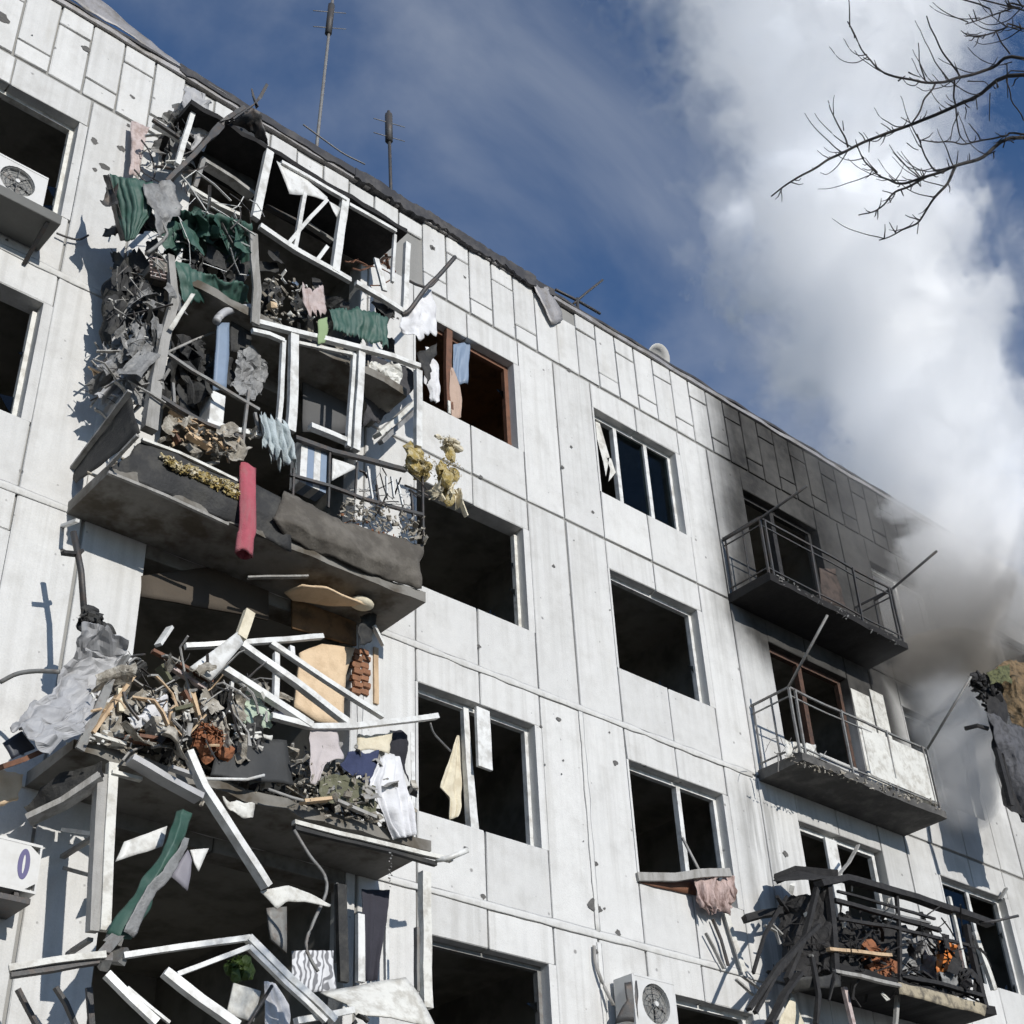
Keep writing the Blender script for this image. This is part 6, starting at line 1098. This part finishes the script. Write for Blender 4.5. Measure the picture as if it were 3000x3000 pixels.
# ------------------------------------------------------------------ bare tree, branches reaching in from the right
TD = 9.0
def tp(x, y, d=TD): return on_dist(cT, x, y, d)
fork = on_dist(cW, 3450, 560, 9.3)
TR = empty('bare_tree', (fork.x + .35, fork.y - .25, G), 'bare winter tree whose dark twigs reach in at the top right', 'tree')
trunk = [(fork.x + .35, fork.y - .25, G), (fork.x + .30, fork.y - .2, 1.0), (fork.x + .2, fork.y - .1, 3.0), (fork.x + .05, fork.y, fork.z - .3), (fork.x + .1, fork.y - .05, fork.z + 1.0), (fork.x + .25, fork.y - .15, fork.z + 2.4)]
pipe('trunk', curve_pts(trunk, 4), .16, BARK, TR, n=12, r1=.04)
main = [
 ([(1932, 430), (1640, 560), (1300, 700), (970, 830), (800, 920), (620, 1030), (505, 1110)], .021, .005),
 ([(1932, 330), (1750, 385), (1560, 440), (1430, 475), (1290, 445), (1140, 420), (1070, 350), (1000, 250), (930, 120)], .016, .004),
 ([(1932, 780), (1700, 890), (1540, 945), (1380, 1000), (1230, 1035), (1130, 1000), (1040, 920), (990, 830)], .019, .004),
 ([(1540, 950), (1500, 1040), (1420, 1120), (1340, 1250), (1240, 1300), (1115, 1360)], .012, .004),
 ([(1380, 1000), (1290, 1050), (1190, 1100), (1100, 1190), (1000, 1215)], .010, .004),
 ([(1540, 945), (1440, 960), (1390, 920), (1350, 820), (1330, 760)], .009, .004),
 ([(1932, 760), (1840, 770), (1720, 790), (1600, 810), (1500, 805), (1410, 800), (1340, 790)], .009, .004),
 ([(1570, 440), (1520, 360), (1440, 240), (1380, 90)], .008, .004),
 ([(1370, 450), (1350, 370), (1325, 240)], .006, .003),
 ([(1430, 475), (1370, 570), (1310, 680), (1290, 710)], .008, .005),
 ([(940, 830), (900, 740), (850, 650), (815, 570)], .007, .003),
 ([(1540, 450), (1530, 540), (1550, 640), (1560, 760), (1600, 810)], .007, .004), ([(1560, 640), (1530, 720), (1510, 790)], .005, .003),
 ([(1932, 40), (1850, 50), (1740, 90), (1600, 135)], .010, .004), ([(1932, 165), (1830, 155), (1660, 210), (1590, 185)], .010, .004),
 ([(1700, 0), (1740, 50), (1760, 85)], .007, .005), ([(1850, 300), (1800, 220), (1780, 180)], .006, .004),
 ([(1932, 400), (1860, 540), (1932, 680)], .006, .004), ([(1740, 520), (1740, 690)], .004, .003), ([(1600, 600), (1600, 680)], .004, .003), ([(1660, 560), (1665, 620)], .004, .003),
 ([(1690, 800), (1640, 720), (1620, 700)], .005, .003), ([(1180, 740), (1120, 700)], .005, .003), ([(1290, 700), (1230, 665)], .005, .003), ([(1060, 800), (1060, 855)], .005, .003), ([(1030, 790), (1000, 745)], .005, .003),
 ([(910, 740), (905, 690)], .004, .003), ([(850, 650), (855, 545)], .004, .002), ([(1330, 1250), (1270, 1215)], .005, .003), ([(1340, 1270), (1330, 1320)], .004, .003), ([(1200, 1100), (1130, 1075)], .005, .003), ([(1220, 1035), (1160, 995)], .006, .003), ([(550, 1080), (560, 1140)], .004, .002), ([(1550, 950), (1560, 850)], .005, .003), ([(1500, 1040), (1520, 1090)], .005, .003), ([(1280, 410), (1340, 440)], .006, .003), ([(1220, 460), (1260, 440)], .006, .003), ([(1470, 420), (1500, 450)], .005, .003), ([(1620, 460), (1700, 460), (1740, 500)], .005, .003), ([(1830, 360), (1840, 560)], .005, .003), ([(1270, 810), (1330, 850)], .004, .003)]
rb_ = random.Random(8)
for q, (pts, r0, r1) in enumerate(main):
    dd = TD + .5*math.sin(q*1.7)*(1 if q > 2 else .4); P3 = [tp(x, y, TD + .25*math.sin(i*.9 + q)) for i, (x, y) in enumerate(pts)]
    if pts[0][0] >= 1930:                    # carry on to the fork outside the frame
        f0 = fork + Vector((.05*q, 0, .09*(q % 5) - .15)); e0 = P3[0]
        mids = [f0.lerp(e0, t) + vnoise(f0.lerp(e0, t), 1.7, q + 3)*.16*math.sin(3.14*t) for t in (.2, .4, .6, .8)]
        for g_ in mids[1:]:
            dd_ = Vector((rb_.uniform(-1, .3), rb_.uniform(-.7, .7), rb_.uniform(-.5, 1))).normalized()*rb_.uniform(.15, .4); pipe('branch', curve_pts([g_, g_ + dd_*.5, g_ + dd_ + Vector((0, 0, .06))], 4), .006, BARK, TR, n=5, r1=.002)
        P3 = [f0] + mids + P3; r0 = r0*1.15
    elif pts[0][1] == 0: P3 = [fork + Vector((0.1, 0, .8))] + P3
    # small knots and bends
    cp = curve_pts(P3, 5); cp = [p + vnoise(p, 6.0, q)*.012 for p in cp]
    pipe('branch', cp, r0*.8, BARK, TR, n=6, r1=r1*.85)
for q, (dx, dy, dz) in enumerate(((1.6, -.5, 1.5), (1.2, 1.0, 1.9), (-.4, -1.5, 1.8), (.6, -1.2, .9), (1.9, .3, .7))):     # limbs on the far side of the trunk
    st = Vector(trunk[3]) + Vector((.05, 0, .25*q)); en = st + Vector((dx, dy, dz)); md = st.lerp(en, .5) + Vector((0, 0, -.15))
    pipe('branch', curve_pts([st, md, en], 6), .035, BARK, TR, n=6, r1=.006)
    for t in (.45, .65, .85):
        a = st.lerp(en, t); pipe('branch', curve_pts([a, a + Vector((dy*.25, -dx*.2, .3)), a + Vector((dy*.5 + .1, -dx*.35, .75))], 4), .012, BARK, TR, n=5, r1=.003)
rf = random.Random(31)
for q in range(46):                            # fine curving shoots
    pts, r0, r1 = main[rf.choice((0, 0, 0, 1, 1, 2, 2, 3, 4, 5, 6, 13, 14))]; i = rf.randrange(len(pts) - 1); t = rf.random()
    x, y = pts[i][0] + (pts[i+1][0] - pts[i][0])*t, pts[i][1] + (pts[i+1][1] - pts[i][1])*t
    a = tp(x, y, TD + .25*math.sin(i*.9)); d = (fork - a).normalized()*(-.6) + Vector((rf.uniform(-.6, .6), rf.uniform(-.6, .6), rf.uniform(-.4, .9))); d = d.normalized()*rf.uniform(.12, .38); u = Vector((0, 0, rf.uniform(.02, .12)))
    cp = [p + vnoise(p, 9.0, q)*.008 for p in curve_pts([a, a + d*.4 - u*.4, a + d*.8, a + d + u], 4)]
    pipe('shoot', cp, .0045, BARK, TR, n=4, r1=.0018)
rt = random.Random(77)
for q in range(130):                            # short spur twigs along the limbs
    pts, r0, r1 = main[rt.choice((0, 0, 1, 2, 2, 3, 4, 6, 13, 14))]; i = rt.randrange(len(pts) - 1); t = rt.random()
    x, y = pts[i][0] + (pts[i+1][0] - pts[i][0])*t, pts[i][1] + (pts[i+1][1] - pts[i][1])*t
    a = tp(x, y, TD + .25*math.sin(i*.9)); d = Vector((rt.uniform(-1, 1), rt.uniform(-1, 1), rt.uniform(-.6, 1))).normalized()*rt.uniform(.03, .10)
    pipe('twig', [a, a + d*.6, a + d + Vector((0, 0, .02))], .0045, BARK, TR, n=4, r1=.002)

# ------------------------------------------------------------------ smoke rising from the burning flats
def smoke(name, path, label, dens, lo_col, hi_col, zc0, zc1, nscale, namp, seed, soft=.35):
    """path: list of (x, y, z, radius). closed tube mesh; density falls off from its axis, billowed by noise"""
    bm = bmesh.new(); rings = []; n = 20
    for (x, y, z, r) in path: rings.append([bm.verts.new((x + r*1.7*math.cos(6.2832*i/n), y + r*1.7*math.sin(6.2832*i/n), z)) for i in range(n)])
    for a, b in zip(rings, rings[1:]):
        for i in range(n): bm.faces.new((a[i], a[(i+1)%n], b[(i+1)%n], b[i]))
    bm.faces.new(rings[0][::-1]); bm.faces.new(rings[-1])
    m = bpy.data.materials.new(name); N = NT(m); out = N.n('ShaderNodeOutputMaterial'); vol = N.n('ShaderNodeVolumePrincipled')
    pos = N.n('ShaderNodeNewGeometry').outputs['Position']; sp = N.n('ShaderNodeSeparateXYZ'); N.put(sp.inputs[0], pos); X, Y, Z = sp.outputs
    z0, z1 = path[0][2], path[-1][2]
    def ramp(idx):
        rp = N.n('ShaderNodeFloatCurve'); vals = [p[idx] for p in path]; lo_, hi_ = min(vals), max(vals); rng = max(1e-3, hi_ - lo_)
        c = rp.mapping.curves[0]
        for i, p in enumerate(path):
            tx, ty = (p[2] - z0)/(z1 - z0), (p[idx] - lo_)/rng
            if i == 0: c.points[0].location = (tx, ty)
            elif i == len(path) - 1: c.points[-1].location = (tx, ty)
            else: c.points.new(tx, ty)
        for pt in c.points: pt.handle_type = 'VECTOR'
        rp.mapping.update(); N.put(rp.inputs['Value'], N.m('DIVIDE', N.m('SUBTRACT', Z, z0), z1 - z0, clamp=True))
        return N.m('ADD', N.m('MULTIPLY', rp.outputs[0], rng), lo_)
    ax, ay, ar = ramp(0), ramp(1), ramp(3)
    dx, dy = N.m('SUBTRACT', X, ax), N.m('SUBTRACT', Y, ay); d = N.m('DIVIDE', N.m('SQRT', N.m('ADD', N.m('MULTIPLY', dx, dx), N.m('MULTIPLY', dy, dy))), ar)
    mpv = N.n('ShaderNodeMapping'); N.put(mpv.inputs[0], pos); mpv.inputs['Location'].default_value = (seed*3.1, seed*1.7, -seed*2.3)
    n1 = N.noise(mpv.outputs[0], nscale, 6, .60, .25)
    body = N.m('ADD', N.m('SUBTRACT', 1.0, d), N.m('MULTIPLY', N.m('SUBTRACT', n1, .5), namp))
    k = N.step(body, 0.08, 0.08 + soft)
    k = N.m('MULTIPLY', k, N.step(Z, z1, z1 - (z1 - z0)*.2)); k = N.m('MULTIPLY', k, N.step(Z, z0, z0 + .5))
    N.put(vol.inputs['Density'], N.m('MULTIPLY', k, dens)); vol.inputs['Anisotropy'].default_value = -0.3
    N.put(vol.inputs['Color'], N.mix(N.step(Z, zc0, zc1), rgba(lo_col), rgba(hi_col)))
    N.t.links.new(vol.outputs[0], out.inputs['Volume'])
    return tag(done(name, bm, m), label, 'smoke', None, 'stuff')
smoke('smoke_plume', [(8.0, -.2, 10.9, .8), (8.8, -.3, 12.2, 1.6), (10.2, -.2, 13.8, 2.5), (11.0, -.1, 15.8, 2.8), (10.9, 0.0, 18.2, 2.5), (10.5, .2, 20.2, 2.6), (10.4, .4, 21.7, 2.9), (10.7, .6, 25.0, 3.0), (12.0, .8, 30.5, 3.7), (15.0, 1.2, 39.0, 5.6), (19.5, 2.0, 54.0, 8.5)], 'tall white smoke plume rising from the burning flats at the right', 3.2, (.36, .33, .29), (.999, .999, .999), 11.2, 14.6, .62, 2.7, 3, .17)
smoke('drifting_smoke', [(6.0, -.5, 9.6, .4), (6.6, -.6, 11.0, .9), (6.6, -.5, 13.0, 1.5), (7.2, -.2, 15.5, 2.0), (8.0, .3, 19.0, 2.2), (8.6, 1.0, 24.0, 2.6)], 'thin grey smoke drifting in front of the sooty top floor', .12, (.40, .39, .38), (.85, .86, .88), 11.0, 17.0, .8, 2.2, 9, .6)
smoke('window_smoke', [(7.9, -.35, 8.5, .3), (8.1, -.4, 9.3, .75), (8.3, -.4, 10.2, .95), (8.3, -.4, 11.0, .9), (8.2, -.4, 11.8, .5)], 'pale smoke billowing from the fourth floor window at the right', 2.0, (.93, .92, .91), (.97, .97, .97), 9.0, 11.0, 1.0, 2.0, 5, .45)
